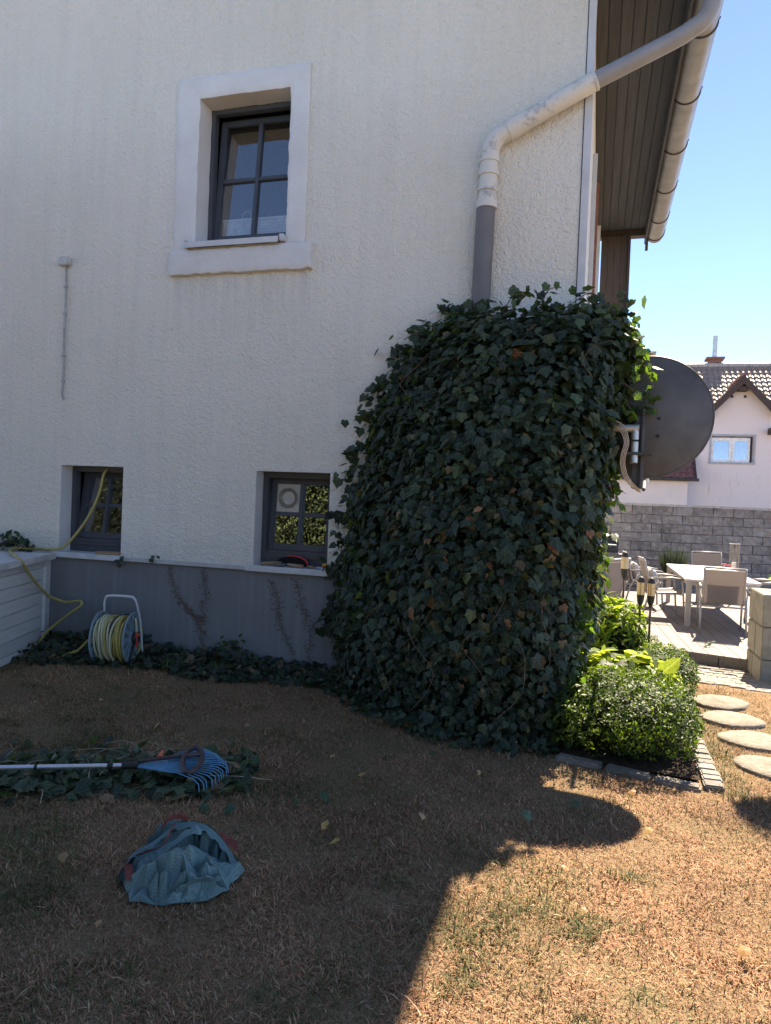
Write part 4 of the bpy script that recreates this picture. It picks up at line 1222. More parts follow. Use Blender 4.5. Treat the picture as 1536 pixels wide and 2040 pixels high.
# ------------------------------------------------------------------ garden furniture on the deck
tb = thing('garden_table', (1.95, 6.1, DZ), 'long pale garden table with square legs on the deck', 'table')
TX0, TX1, TY0, TY1, TZ = 1.45, 2.42, 4.75, 7.6, .655
MB().box(TX0, TX1, TY0, TY1, TZ - .028, TZ).build('tabletop', M['table_top'], tb, bevel=.006)
MB().box(TX0 + .03, TX1 - .03, TY0 + .03, TY1 - .03, TZ - .09, TZ - .03).build('apron', M['alu_frame'], tb)
for x in (TX0 + .015, TX1 - .085):
    for y in (TY0 + .015, TY1 - .085):
        MB().box(x, x + .07, y, y + .07, DZ, TZ - .029).build('leg', M['alu_frame'], tb)
def chair():
    r_ = thing('garden_chair', (0, 0, 0), 'x', 'chair', 'sling chairs round the garden table')
    w = .24
    sl_ = MB()
    bk = [(-.235, .40), (-.25, .50), (-.29, .68), (-.335, .86)]
    seat = [(.24, .425), (.1, .405), (-.1, .39), (-.22, .395)]
    def sheet(pr, name):
        m_ = MB()
        m_.add([(x, y, z) for y, z in pr for x in (-w, w)] + [(x, y - .004, z - .004) for y, z in pr for x in (-w, w)],
               [(2 * i, 2 * i + 1, 2 * i + 3, 2 * i + 2) for i in range(len(pr) - 1)] + [(2 * len(pr) + 2 * i, 2 * len(pr) + 2 * i + 2, 2 * len(pr) + 2 * i + 3, 2 * len(pr) + 2 * i + 1) for i in range(len(pr) - 1)])
        return m_.build(name, M['sling_fabric'], r_, smooth=True)
    sheet(bk, 'backrest'); sheet(seat, 'seat')
    for s_ in (-1, 1):
        x = s_ * (w + .012)
        MB().tube([(x, .24, .425), (x, .1, .405), (x, -.1, .39), (x, -.22, .395), (x, -.25, .50), (x, -.29, .68), (x, -.345, .885)], .013, 8).build('side_frame', M['alu_frame'], r_, smooth=True)
        xo = s_ * (w + .04)
        MB().tube([(xo, .25, 0), (xo, .22, .40), (xo, .20, .60)], .014, 8).build('front_leg', M['alu_frame'], r_, smooth=True)
        MB().tube([(xo, -.36, 0), (xo, -.27, .35), (xo, -.20, .45), (xo, -.10, .60)], .014, 8).build('rear_leg', M['alu_frame'], r_, smooth=True)
        MB().tube([(xo, .23, .605), (xo, .05, .625), (xo, -.27, .61)], .017, 8).build('armrest', M['alu_frame'], r_, smooth=True)
    MB().tube([(-w - .01, -.345, .885), (w + .01, -.345, .885)], .013, 8).build('top_rail', M['alu_frame'], r_, smooth=True)
    MB().tube([(-w - .04, -.26, .36), (w + .04, -.26, .36)], .012, 8).build('rear_rail', M['alu_frame'], r_, smooth=True)
    MB().tube([(-w - .04, .225, .38), (w + .04, .225, .38)], .012, 8).build('front_rail', M['alu_frame'], r_, smooth=True)
    return r_
def cushion(loc, rz, lab, tilt=.25):
    m_ = MB()
    n_ = 10
    vs_, fs = [], []
    for s_ in (1, -1):
        for i in range(n_ + 1):
            for j in range(n_ + 1):
                u, v_ = i / n_ * 2 - 1, j / n_ * 2 - 1
                vs_.append((u * .2 * (1 - .06 * (1 - v_ * v_)), s_ * .065 * ((1 - u ** 4) * (1 - v_ ** 4)) ** .5, v_ * .17 * (1 - .06 * (1 - u * u)) + .17))
    q = (n_ + 1) ** 2
    for s_ in (0, 1):
        fs += [(s_ * q + i * (n_ + 1) + j, s_ * q + (i + 1) * (n_ + 1) + j, s_ * q + (i + 1) * (n_ + 1) + j + 1, s_ * q + i * (n_ + 1) + j + 1) for i in range(n_) for j in range(n_)]
    m_.add(vs_, fs)
    o = m_.build('cushion', M['cushion'], None, True)
    o.location = loc; o.rotation_euler = (tilt, 0, rz)
    return tag(o, lab, 'cushion', 'patterned cushions on the chairs')
c0 = chair()
spots = [((1.90, 4.62, DZ), math.radians(-4), 'sling garden chair with its back to the camera at the table end'),
         ((1.24, 5.55, DZ), math.radians(-84), 'sling garden chair at the left of the table, nearer one'),
         ((1.05, 6.75, DZ), math.radians(-86), 'sling garden chair at the left of the table, farther one'),
         ((2.24, 7.95, DZ), math.radians(186), 'sling garden chair at the far end of the table'),
         ((2.72, 5.75, DZ), math.radians(92), 'sling garden chair at the right of the table, cut by the frame edge'),
         ((.18, 3.72, DZ), math.radians(62), 'sling garden chair half hidden behind the ivy, away from the table')]
for i, (l, a, lab) in enumerate(spots):
    c_ = c0 if i == 0 else copy_tree(c0)
    c_.location = l; c_.rotation_euler = (0, 0, a); c_['label'] = lab
c_.scale = (1.15, 1.1, 1.1); c_['group'] = 'sling chairs on the deck'
def on_chair(k, lab, dx=0):
    l, a, _ = spots[k]
    p = Vector((dx, -.13, .41)); p.rotate(Matrix.Rotation(a, 3, 'Z'))
    cushion(Vector(l) + p, a, lab)
on_chair(0, 'patterned cushion on the chair nearest the camera'); on_chair(1, 'patterned cushion on the nearer chair left of the table'); on_chair(2, 'pale cushion on the farther chair left of the table'); on_chair(4, 'cushion on the chair right of the table')
ln = thing('glass_lantern', (2.31, 6.2, TZ), 'tall clear glass cylinder vase standing on the garden table', 'lantern')
MB().lathe((2.31, 6.2, TZ + .001), [(.075, 0), (.075, .47), (.071, .47), (.071, .01), (.0, .01)], 24).build('glass_cylinder', M['lantern_glass'], ln, smooth='auto')
MB().tube([(2.31 + .073 * math.cos(q), 6.2 + .073 * math.sin(q), TZ + .472) for q in [2 * PI * k / 24 for k in range(25)]], .004, 6, False).build('glass_rim', M['white_tube'], ln)
MB().tube([(2.31, 6.2, TZ + .012), (2.31, 6.2, TZ + .18)], .035, 14).build('candle', M['white_trim'], ln, smooth='auto')
fl = thing('flower_box', (2.15, 5.85, TZ), 'red flowers in a small white planter on the garden table', 'flowers')
MB().box(2.02, 2.30, 5.80, 5.92, TZ + .001, TZ + .075).build('planter', M['white_trim'], fl, bevel=.005)
for k in range(9):
    p = (2.16 + random.uniform(-.07, .1), 5.85 + random.uniform(-.04, .04), TZ + .12 + random.uniform(0, .05))
    m_ = MB()
    for q in range(6):
        a = q * PI / 3 + k
        d = Vector((math.cos(a), math.sin(a), .5)).normalized() * .03; s_ = Vector((-math.sin(a), math.cos(a), 0)) * .017
        m_.add([p, Vector(p) + d * .6 + s_, Vector(p) + d, Vector(p) + d * .6 - s_], [(0, 1, 2, 3)])
    m_.build('bloom', M['red_petal'], fl)
# torches in the bed
def torch(x, y, zt, lab, hs=1.0):
    zb = -.2
    t_ = thing('garden_torch', (x, y, zb), lab, 'torch', 'garden torches in the bed')
    MB().tube([(x, y, zb), (x, y, zt - .26 * hs)], .011 * hs, 8).build('pole', M['torch_pole'], t_, smooth=True)
    MB().lathe((x, y, zt - .29 * hs), [(.012 * hs, 0), (.030 * hs, .05 * hs), (.037 * hs, .10 * hs), (.037 * hs, .115 * hs)], 16).build('cone', M['torch_dark'], t_, smooth='auto')
    MB().lathe((x, y, zt - .174 * hs), [(.037 * hs, 0), (.0375 * hs, .12 * hs)], 18).build('canister', M['bronze'], t_, smooth='auto')
    MB().lathe((x, y, zt - .053 * hs), [(.036 * hs, 0), (.034 * hs, .012 * hs), (.03 * hs, .035 * hs), (.016 * hs, .053 * hs), (.004, .056 * hs)], 16).build('snuffer_cap', M['torch_dark'], t_, smooth='auto')
    return t_
torch(.545, 2.9, 1.09, 'tall bronze garden torch farthest left, on a splayed stand', 1.15)
for a in (.4, 2.5, 4.6):
    t_ = [o for o in bpy.data.objects if o.name.startswith('garden_torch')][-1]
    MB().tube([(.545, 2.9, .42), (.545 + .18 * math.cos(a), 2.9 + .18 * math.sin(a), .16), (.545 + .2 * math.cos(a), 2.9 + .2 * math.sin(a), -.15)], .013, 8).build('stand_leg', M['torch_dark'], t_, smooth=True)
torch(.638, 1.318, .945, 'bronze garden torch with dark cap, middle one of three')
torch(.735, 1.345, .938, 'bronze garden torch with dark cap, nearest the table')
# covered grill
gr2 = thing('gas_grill', (.35, 6.8, DZ), 'dark grey gas grill by the block wall, partly behind ivy', 'grill')
MB().box(.02, .60, 6.55, 7.05, DZ + .06, .86).build('cabinet', M['pot_grey'], gr2, bevel=.01)
lid = MB().lathe((.06, 6.8, .93), [(.22, 0), (.24, .03), (.24, .50), (.22, .53)], 20, 'X')
lid.v = [(x, y, max(z, .862)) for x, y, z in lid.v]
lid.build('grill_lid', M['black_metal'], gr2, smooth='auto')
MB().tube([(.10, 6.53, .98), (.10, 6.49, .99), (.55, 6.49, .99), (.55, 6.53, .98)], .012, 8).build('lid_handle', M['galvanised'], gr2, smooth=True)
MB().box(.61, .72, 6.58, 7.0, .80, .83).build('side_shelf', M['black_metal'], gr2)
for x in (.08, .54):
    for y in (6.62, 6.98):
        MB().lathe((x - .015, y, DZ + .03), [(.028, 0), (.03, .015), (.028, .03)], 12, 'X').build('wheel', M['black_metal'], gr2)
sbal = MB().lathe((.46, 3.35, .33), [(.01, -.14), (.07, -.12), (.115, -.07), (.135, 0), (.115, .07), (.07, .12), (.01, .14)], 18).build('stone_ball', M['stone_ball'], None, smooth=True)
tag(sbal, 'beige stone ball on a pedestal among the plants beside the deck', 'stone ball')
MB().box(.38, .54, 3.27, 3.43, -.15, .195).build('pedestal', M['stone_ball'], sbal)

# ------------------------------------------------------------------ leaf shapes
ivy_o = [(0, .0), (.17, -.10), (.40, -.03), (.41, .20), (.52, .40), (.30, .60), (0, 1.0), (-.30, .60), (-.52, .40), (-.41, .20), (-.40, -.03), (-.17, -.10)]
IV = [(x, y, -.16 * abs(x) - .10 * max(y - .4, 0) ** 1.5) for x, y in ivy_o] + [(0, .30, .03)]
IFc = [(i, (i + 1) % 12, 12) for i in range(12)]
IUV = [(v_[0], v_[1]) for v_ in IV]
DV = [(0, 0, 0), (.26, .42, .06), (0, 1, 0), (-.26, .42, .06), (0, .5, -.02)]
DF = [(0, 1, 4), (1, 2, 4), (2, 3, 4), (3, 0, 4)]
DUV = [(v_[0], v_[1]) for v_ in DV]
def norm(a): return a / (np.linalg.norm(a, axis=1, keepdims=True) + 1e-9)
def pick(pal, p, n, var=.22):
    pal = np.array(pal); i = rng.choice(len(pal), n, p=np.array(p) / sum(p))
    return np.clip(pal[i] * (1 + rng.normal(0, var, (n, 1))), .004, .9)
IVY_PAL = [(.020, .036, .023), (.031, .053, .033), (.046, .072, .040), (.075, .09, .038), (.30, .13, .06), (.15, .10, .05)]
IVY_P = [.38, .34, .20, .06, .001, .005]
# ------------------------------------------------------------------ ivy over the corner
rows = [(0.0, [(-1.98, .0), (-1.93, -.35), (-1.60, -.80), (-.9, -1.30), (-.3, -1.36), (-.03, -1.22), (.04, -.7), (.10, .05)]),
        (1.1, [(-1.95, .0), (-1.86, -.33), (-1.53, -.74), (-.9, -1.18), (-.2, -1.24), (.08, -1.02), (.17, -.6), (.20, .05)]),
        (2.1, [(-1.81, .0), (-1.68, -.28), (-1.38, -.58), (-.85, -.93), (-.1, -.98), (.19, -.78), (.28, -.45), (.30, .06)]),
        (2.75, [(-1.58, .0), (-1.44, -.25), (-1.16, -.46), (-.75, -.72), (0, -.76), (.24, -.6), (.32, -.35), (.33, .06)]),
        (3.02, [(-1.30, .0), (-1.18, -.2), (-.97, -.37), (-.62, -.53), (0, -.57), (.21, -.45), (.28, -.25), (.29, .06)]),
        (3.14, [(-1.02, .0), (-.93, -.1), (-.8, -.2), (-.55, -.3), (0, -.32), (.12, -.25), (.16, -.14), (.16, .05)])]
zr = np.array([r[0] for r in rows]); PR = np.array([r[1] for r in rows])        # (6,8,2)
arcl = np.linspace(0, 1, 8)
def ivy_surf(u, w):
    """u along the contour 0..1, w along the height index 0..5"""
    i = np.clip(np.floor(w).astype(int), 0, len(rows) - 2); fw_ = (w - i)[:, None]
    q = u * 7; j = np.clip(np.floor(q).astype(int), 0, 6); fu = (q - j)[:, None]
    a = PR[i, j] * (1 - fu) + PR[i, j + 1] * fu
    b = PR[i + 1, j] * (1 - fu) + PR[i + 1, j + 1] * fu
    xy = a * (1 - fw_) + b * fw_
    z = zr[i] * (1 - fw_[:, 0]) + zr[i + 1] * fw_[:, 0]
    return np.column_stack([xy, z])
def ivy_points(n):
    """area-weighted samples with normals"""
    m_ = n * 4
    u = rng.random(m_); w = rng.random(m_) * (len(rows) - 1)
    e = .01
    p = ivy_surf(u, w)
    pu = ivy_surf(np.clip(u + e, 0, 1), w) - ivy_surf(np.clip(u - e, 0, 1), w)
    pw_ = ivy_surf(u, np.clip(w + e, 0, 4.999)) - ivy_surf(u, np.clip(w - e, 0, 4.999))
    cr = np.cross(pu, pw_); A_ = np.linalg.norm(cr, axis=1)
    k = rng.choice(m_, n, replace=False, p=A_ / A_.sum())
    p, nn_ = p[k], norm(cr[k])
    return p, nn_
ivy = thing('ivy', (-.9, -.6, 0), 'dense dark green ivy covering the lower right corner of house', 'ivy')
# inner mass of stems the leaves grow from
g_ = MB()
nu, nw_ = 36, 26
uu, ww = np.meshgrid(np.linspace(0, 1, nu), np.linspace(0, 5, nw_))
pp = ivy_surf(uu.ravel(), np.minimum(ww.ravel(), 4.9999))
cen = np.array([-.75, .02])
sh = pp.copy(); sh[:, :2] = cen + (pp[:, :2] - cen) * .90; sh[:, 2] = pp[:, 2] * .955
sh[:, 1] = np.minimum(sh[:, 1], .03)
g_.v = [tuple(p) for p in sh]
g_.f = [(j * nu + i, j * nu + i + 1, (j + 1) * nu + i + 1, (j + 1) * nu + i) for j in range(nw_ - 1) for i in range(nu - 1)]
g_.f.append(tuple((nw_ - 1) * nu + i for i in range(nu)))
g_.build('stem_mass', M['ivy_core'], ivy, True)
def ivy_leaves(n, depth, up=.45, jit=.55, big=(.050, .100)):
    p, nn_ = ivy_points(n)
    bulge = (fbm(p[:, 0] * 2.1 + p[:, 1], p[:, 2] * 2.1, 21) - .47) * .30 * np.clip(.35 + p[:, 2] * .5, .35, 1)
    p = p + nn_ * (bulge + rng.uniform(-depth, .03, n))[:, None]
    p[:, 2] += .02
    nrm = norm(nn_ + np.array([0, 0, up]) + rng.normal(0, jit, (n, 3)))
    tip = np.column_stack([rng.normal(0, .5, n), rng.normal(-.15, .35, n), -np.ones(n)])
    keep = (p[:, 2] > .01) & ~((p[:, 1] > -.02) & (p[:, 0] < .0))
    sc = rng.uniform(*big, n) * (.55 + .65 * rng.random(n))
    sc = np.where(p[:, 2] < .5, sc * .8, sc)
    lab = pick(IVY_PAL, IVY_P, n)
    lab *= (.72 + .62 * fbm(p[:, 0] * 3.3 + 9, p[:, 2] * 3.3, 27, 3))[:, None]
    low = (p[:, 2] < 1.8) & (rng.random(n) < .07 * np.clip((p[:, 0] + 2.1) / 1.6, .1, 1))
    lab[low] = pick([(.26, .12, .06), (.16, .11, .05), (.10, .10, .035)], [1, 1, 1.5], int(low.sum()))
    return p[keep], frames(nrm, tip)[keep], sc[keep], lab[keep]
p, R_, s_, c_ = ivy_leaves(14500, .12)
scatter('foliage', IV, IFc, IUV, p, R_, s_, c_, M['ivy_leaf'], ivy)
p, R_, s_, c_ = ivy_leaves(1500, .0, .5, .7)      # loose outer leaves
p2 = p + R_[:, :, 2] * rng.uniform(0, .06, (len(p), 1))
scatter('outer_foliage', IV, IFc, IUV, p2, R_, s_ * .9, c_, M['ivy_leaf'], ivy)
# the largest leaves, each one an object
leafmesh = []
def leaf_mesh(col, name='leaf', mat='ivy_leaf', bend=0):
    me = bpy.data.meshes.new(name)
    me.from_pydata([(x, y, z - bend * y * y) for x, y, z in IV], [], IFc)
    at = me.color_attributes.new('col', 'FLOAT_COLOR', 'POINT')
    at.data.foreach_set('color', np.tile(np.array(tuple(col) + (1,), np.float32), len(IV)))
    uvl = me.uv_layers.new(name='uv')
    for lp in me.loops: uvl.data[lp.index].uv = IUV[lp.vertex_index]
    me.materials.append(M[mat]); me.update()
    return me
for k, cc in enumerate([(.026, .045, .029), (.034, .058, .036), (.038, .064, .037), (.046, .074, .042), (.052, .08, .044), (.028, .048, .033), (.07, .09, .042), (.038, .06, .044), (.045, .068, .049), (.30, .14, .07)]):
    leafmesh.append(leaf_mesh(cc, bend=.05 * (k % 4)))
def put_leaf(me, p, R, s, parent, name='leaf'):
    o = bpy.data.objects.new(name, me); COL.objects.link(o)
    if parent: o.parent = parent
    m4 = Matrix(((R * s).tolist())).to_4x4()
    off_ = chain_loc(parent) if parent else Vector((0, 0, 0))
    m4.translation = Vector(p) - off_
    o.matrix_local = m4
    return o
p, R_, s_, c_ = ivy_leaves(1400, -.02, .35, .4, (.072, .105))
vis = np.where((R_[:, 1, 2] < .2))[0][:296]
for i in vis:
    put_leaf(random.choice(leafmesh[:9]) if random.random() > .03 or p[i][2] > 1.9 else leafmesh[9], p[i] + R_[i][:, 2] * .02, R_[i], s_[i], ivy)
# hanging sunlit shoots on the right side and sprays over the left edge
def shoot(path, n, size, pal, prob, spread=.04):
    P_ = np.array([tuple(q) for q in spline(path, 8)])
    i = rng.integers(0, len(P_), n)
    pos = P_[i] + rng.normal(0, spread, (n, 3))
    nrm = rng.normal(0, .6, (n, 3)) + np.array([.0, -.6, .5])
    tip = np.column_stack([rng.normal(0, .6, n), rng.normal(0, .3, n), -np.ones(n)])
    return pos, frames(nrm, tip), rng.uniform(*size, n), pick(pal, prob, n)
sunny = [(.04, .075, .02), (.065, .11, .025), (.03, .055, .02)]  # brighter copy of the ivy palette, sunlight put into the leaf colour
parts = []
for path in ([(.28, -.45, 2.98), (.38, -.48, 2.88), (.46, -.5, 2.76), (.50, -.5, 2.68)], [(.28, -.45, 2.7), (.40, -.48, 2.66), (.50, -.5, 2.58), (.54, -.5, 2.5)],
             [(.26, -.45, 2.62), (.38, -.48, 2.5), (.48, -.5, 2.42), (.52, -.5, 2.34)], [(.24, -.5, 2.45), (.36, -.5, 2.38), (.42, -.5, 2.28)], [(.22, -.55, 1.95), (.28, -.55, 1.85), (.32, -.55, 1.76), (.32, -.55, 1.66)],
             [(.14, -.75, 1.5), (.20, -.7, 1.4), (.23, -.7, 1.25)], [(.05, -.95, 1.0), (.13, -.9, .85), (.14, -.9, .7)], [(.0, -1.1, .6), (.06, -1.1, .42), (.05, -1.15, .25)],
             [(.25, -.3, 3.08), (.33, -.25, 3.1), (.38, -.2, 3.0)], [(.3, -.45, 2.85), (.40, -.46, 2.82), (.46, -.46, 2.74)]):
    MB().tube(spline(path, 5), .004, 5).build('shoot', M['ivy_stem'], ivy)
    parts.append(shoot(path, 24, (.045, .09), sunny, [1, 1, 1]))
left = [[(-1.15, -.1, 3.15), (-1.25, -.08, 3.24), (-1.2, -.06, 3.30)], [(-1.5, -.12, 2.9), (-1.65, -.08, 2.95), (-1.72, -.06, 2.9)], [(-1.6, -.1, 2.75), (-1.74, -.08, 2.72), (-1.78, -.06, 2.62)],
        [(-1.75, -.1, 2.4), (-1.9, -.08, 2.36), (-1.98, -.06, 2.3)], [(-1.85, -.1, 2.05), (-1.98, -.08, 2.05), (-2.02, -.06, 1.95)], [(-1.95, -.1, 1.7), (-2.06, -.08, 1.62), (-2.08, -.06, 1.5)],
        [(-2.0, -.1, 1.3), (-2.1, -.09, 1.2), (-2.12, -.08, 1.08)], [(-2.05, -.1, .9), (-2.14, -.09, .85), (-2.16, -.08, .72)], [(-2.05, -.15, .5), (-2.18, -.12, .45), (-2.22, -.1, .35)],
        [(-.6, -.4, 3.12), (-.5, -.45, 3.24), (-.4, -.45, 3.22)], [(-.1, -.4, 3.14), (.05, -.4, 3.24), (.15, -.38, 3.2)], [(-1.45, -.1, 2.98), (-1.5, -.07, 3.06), (-1.62, -.05, 3.0)], [(-.9, -.2, 3.14), (-.85, -.2, 3.24), (-.75, -.25, 3.25)]]
left += [[(-1.3, -.12, 3.05), (-1.42, -.08, 3.12), (-1.52, -.06, 3.08)], [(-1.68, -.1, 2.58), (-1.84, -.08, 2.55), (-1.92, -.06, 2.46)], [(-1.9, -.12, 1.9), (-2.06, -.08, 1.85), (-2.12, -.06, 1.76)], [(-1.98, -.12, 1.5), (-2.14, -.08, 1.42), (-2.16, -.06, 1.32)], [(-2.02, -.15, 1.08), (-2.16, -.1, 1.0), (-2.2, -.08, .92)], [(-2.05, -.2, .68), (-2.2, -.12, .62), (-2.24, -.1, .52)], [(-.3, -.45, 3.12), (-.25, -.45, 3.26), (-.15, -.45, 3.28)], [(.1, -.35, 3.12), (.25, -.3, 3.22), (.33, -.28, 3.18)]]
left = [[(x + .13 if x < -1.1 else x, y, z) for x, y, z in q] for q in left]
for path in left:
    MB().tube(spline(path, 5), .004, 5).build('shoot', M['ivy_stem'], ivy)
    parts.append(shoot(path, 17, (.055, .10), IVY_PAL[:3], [1, 1, .6], .045))
scatter('shoot_leaves', IV, IFc, IUV, *[np.concatenate([q[k] for q in parts]) for k in range(4)], M['ivy_leaf'], ivy)
# bare runners at the foot and across the face
for k in range(11):
    pq, nq = ivy_points(1)
    x, y = float(rng.uniform(-1.9, .0)), 0
    u = float(rng.uniform(.15, .75)); w0 = float(rng.uniform(0.05, .5)) if k < 9 else float(rng.uniform(1, 4))
    pts = [ivy_surf(np.array([u + .03 * math.sin(q + k)]), np.array([min(w0 + q * .14, 4.9)]))[0] for q in range(5)]
    pts = [Vector(q) + Vector((random.uniform(-.06, .06), -.05 - random.uniform(0, .05), 0)) for q in pts]
    MB().tube(spline(pts, 4), .0022, 5).build('runner', M['ivy_stem'], ivy)

# dried stem traces left on the plinth
for nm, paths in (('dried brown ivy stems clinging to the plinth behind the reel', [[(-3.78, .0, .87), (-3.72, .0, .65), (-3.55, .0, .45), (-3.35, .0, .22)], [(-3.42, .0, .86), (-3.38, .0, .6), (-3.40, .0, .35), (-3.36, .0, .05)], [(-3.66, .0, .55), (-3.5, .0, .42), (-3.39, .0, .38)]]),
                  ('dried brown ivy stems clinging to the plinth beside the ivy', [[(-2.70, .0, .80), (-2.62, .0, .6), (-2.58, .0, .4), (-2.45, .0, .15)], [(-2.45, .0, .82), (-2.38, .0, .6), (-2.3, .0, .4), (-2.28, .0, .1)]])):
    vt = thing('dried_vine', paths[0][-1], nm, 'vine')
    for pa in paths:
        q = [Vector(a) + Vector((random.uniform(-.02, .02), 0, 0)) for a in spline(pa, 8)]
        MB().tube(q, .0022, 5).build('vine_stem', M['ivy_stem'], vt)
        m_ = MB()
        for a in q:
            for _ in range(7):
                d = Vector((random.gauss(0, .028), 0, random.uniform(-.03, .03)))
                m_.tube([a + d * .6, a + d], .0026, 4)
        m_.build('rootlets', M['ivy_stem'], vt, kind='stuff')

# ------------------------------------------------------------------ ground ivy along the plinth
def bed_leaves(name, n, fx, size, pal, prob, lab, cat, hmax=.12, mat='ivy_leaf'):
    x, y, hh = fx(n)
    pos = np.column_stack([x, y, rng.random(n) ** 1.4 * hh + .01])
    nrm = rng.normal(0, .5, (n, 3)) + np.array([.1, -.35, .9])
    tip = np.column_stack([rng.normal(0, 1, n), rng.normal(-.6, .8, n), rng.normal(-.25, .25, n)])
    o = scatter(name, IV, IFc, IUV, pos, frames(nrm, tip), rng.uniform(*size, n), pick(pal, prob, n), M[mat])
    tag(o, lab, cat, kind='stuff')
    return o
def strip(n):
    x = rng.uniform(-5.3, -1.6, n)
    w = .42 + .32 * vnoise(x * 1.7, x * 0, 31) + .25 * np.clip(-3.6 - x, 0, 1)
    y = -.02 - w * rng.random(n) ** 1.25
    h = (.07 + .20 * vnoise(x * 2.6, y * 2, 33) ** 1.5) * np.clip(1.15 + y / w, .15, 1)
    h = np.where(x < -3.9, h * 1.5, h)
    return x, y, h
bed_leaves('ground_ivy', 2500, strip, (.035, .08), IVY_PAL[:4] + [(.17, .11, .065)], [.5, .3, .12, .04, .13], 'dark ground ivy creeping along the foot of the plinth', 'ground cover')
def foot(n):
    t_ = rng.random(n)
    q = ivy_surf(t_ * .78, np.zeros(n))
    d = rng.random(n) ** 1.6 * .17
    return q[:, 0] - d * .3 * (t_ < .3), q[:, 1] - d * .9, .10 - .25 * d
bed_leaves('ground_ivy', 450, foot, (.035, .07), IVY_PAL[:4] + [(.16, .09, .05)], [.45, .3, .12, .05, .08], 'ivy leaves and runners spilling onto the lawn below the ivy', 'ground cover')
def corner_ivy(n):
    return rng.uniform(-5.95, -5.35, n), rng.uniform(-.25, -.02, n), .93 + rng.random(n) * .16
x, y, z = corner_ivy(60)
n = 60
sp = thing('potted_ivy', (-5.6, -.1, .93), 'dark ivy sprigs lying on the box lid at left edge', 'plant')
scatter('sprigs', IV, IFc, IUV, np.column_stack([x, y, z]), frames(rng.normal(0, .5, (n, 3)) + np.array([.3, -.5, .6]), rng.normal(0, 1, (n, 3))), rng.uniform(.05, .10, n), pick(IVY_PAL[:3], [1, 1, .5], n), M['ivy_leaf'], sp)
MB().tube(spline([(-5.9, -.1, .94), (-5.6, -.12, 1.0), (-5.38, -.08, .96)], 5), .006, 5).build('twig', M['ivy_stem'], sp)

# seedlings by the plinth
for (x, y, h, lab) in ((-2.93, -.12, .27, 'green seedling with pointed leaves in front of plinth, right one'), (-3.12, -.12, .24, 'green seedling with pointed leaves in front of plinth, left one'), (-3.42, -.55, .10, 'low green sprout in front of the reel')):
    st = thing('seedling', (x, y, 0), lab, 'plant')
    MB().tube([(x, y, 0), (x + .01, y, h * .6), (x + .005, y, h)], .003, 5).build('stem', M['straw_stem'], st)
    for k in range(7):
        a = k * 2.4; zz2 = h * (.45 + .55 * k / 6)
        d = np.array([[math.cos(a), math.sin(a) * .7, .1]])
        R1 = frames(np.array([[0, -.35, .9]]) + rng.normal(0, .15, (1, 3)), d)[0]
        me = bpy.data.meshes.new('leaf'); me.from_pydata(DV, [], DF)
        at = me.color_attributes.new('col', 'FLOAT_COLOR', 'POINT'); at.data.foreach_set('color', np.tile(np.array((.05, .095, .035, 1), np.float32), len(DV)))
        ul = me.uv_layers.new(name='uv')
        for lp in me.loops: ul.data[lp.index].uv = DUV[lp.vertex_index]
        me.materials.append(M['soft_leaf'])
        put_leaf(me, (x, y, zz2), R1, .085, st)

for x_, z_, nlf, lab in ((-4.31, .90, 7, 'dark ivy sprig hanging over the end of left basement sill'), (-3.92, .935, 3, 'tiny dark ivy sprig on the ledge between the basement windows'), (-2.09, .91, 6, 'dark ivy sprig at the right end of right basement sill')):
    sg = thing('ivy_sprig', (x_, -.05, z_), lab, 'plant')
    MB().tube([(x_, -.02, z_ + .03), (x_ + .01, -.06, z_ + .02), (x_, -.07, z_ - .05)], .003, 4).build('stem', M['ivy_stem'], sg)
    for k in range(nlf):
        R1 = frames(rng.normal(0, .4, (1, 3)) + np.array([[0, -1, .5]]), rng.normal(0, .5, (1, 3)) + np.array([[0, 0, -1]]))[0]
        put_leaf(leafmesh[k % 3], (x_ + random.uniform(-.04, .04), -.06, z_ + random.uniform(-.04, .04)), R1, random.uniform(.035, .055), sg)

# ------------------------------------------------------------------ raked pile of cut ivy
pile = thing('cut_ivy_pile', (-2.3, -2.6, 0), 'pile of cut ivy leaves and stems raked together under the rake', 'leaf pile')
dirp = np.array([.92, .40]); axp = np.array([-.40, .92])
cutmesh = [leaf_mesh(cc, bend=.12 * (k % 3)) for k, cc in enumerate([(.03, .05, .028), (.045, .075, .04), (.06, .095, .05), (.08, .115, .065), (.03, .045, .03), (.26, .15, .09), (.05, .085, .04)])]
def pile_pts(n):
    l = rng.uniform(-.95, .62, n); w = rng.normal(0, .17, n) * np.clip(1.1 - np.abs(l + .2) * .45, .4, 1) - .02
    xy = np.array([-2.22, -2.62]) + l[:, None] * dirp + w[:, None] * axp
    hh = .045 * np.exp(-(w / .17) ** 2) * rng.random(n)
    return np.column_stack([xy, hh + .018])
P_ = pile_pts(280)
for k in range(280):
    nrm = rng.normal(0, .38, (1, 3)) + np.array([[0, -.15, 1]])
    R1 = frames(nrm, rng.normal(0, 1, (1, 3)))[0]
    put_leaf(cutmesh[5] if random.random() < .07 else random.choice(cutmesh[:5] + cutmesh[6:]), P_[k] + np.array([0, 0, .012]), R1, random.uniform(.05, .10), pile)
n = 700
P_ = pile_pts(n)
scatter('leaf_litter', IV, IFc, IUV, P_, frames(rng.normal(0, .5, (n, 3)) + np.array([0, 0, 1]), rng.normal(0, 1, (n, 3))), rng.uniform(.04, .085, n), pick([(.02, .034, .02), (.035, .055, .03), (.055, .08, .045), (.20, .13, .08)], [1, 1, .6, .12], n), M['ivy_leaf'], pile)
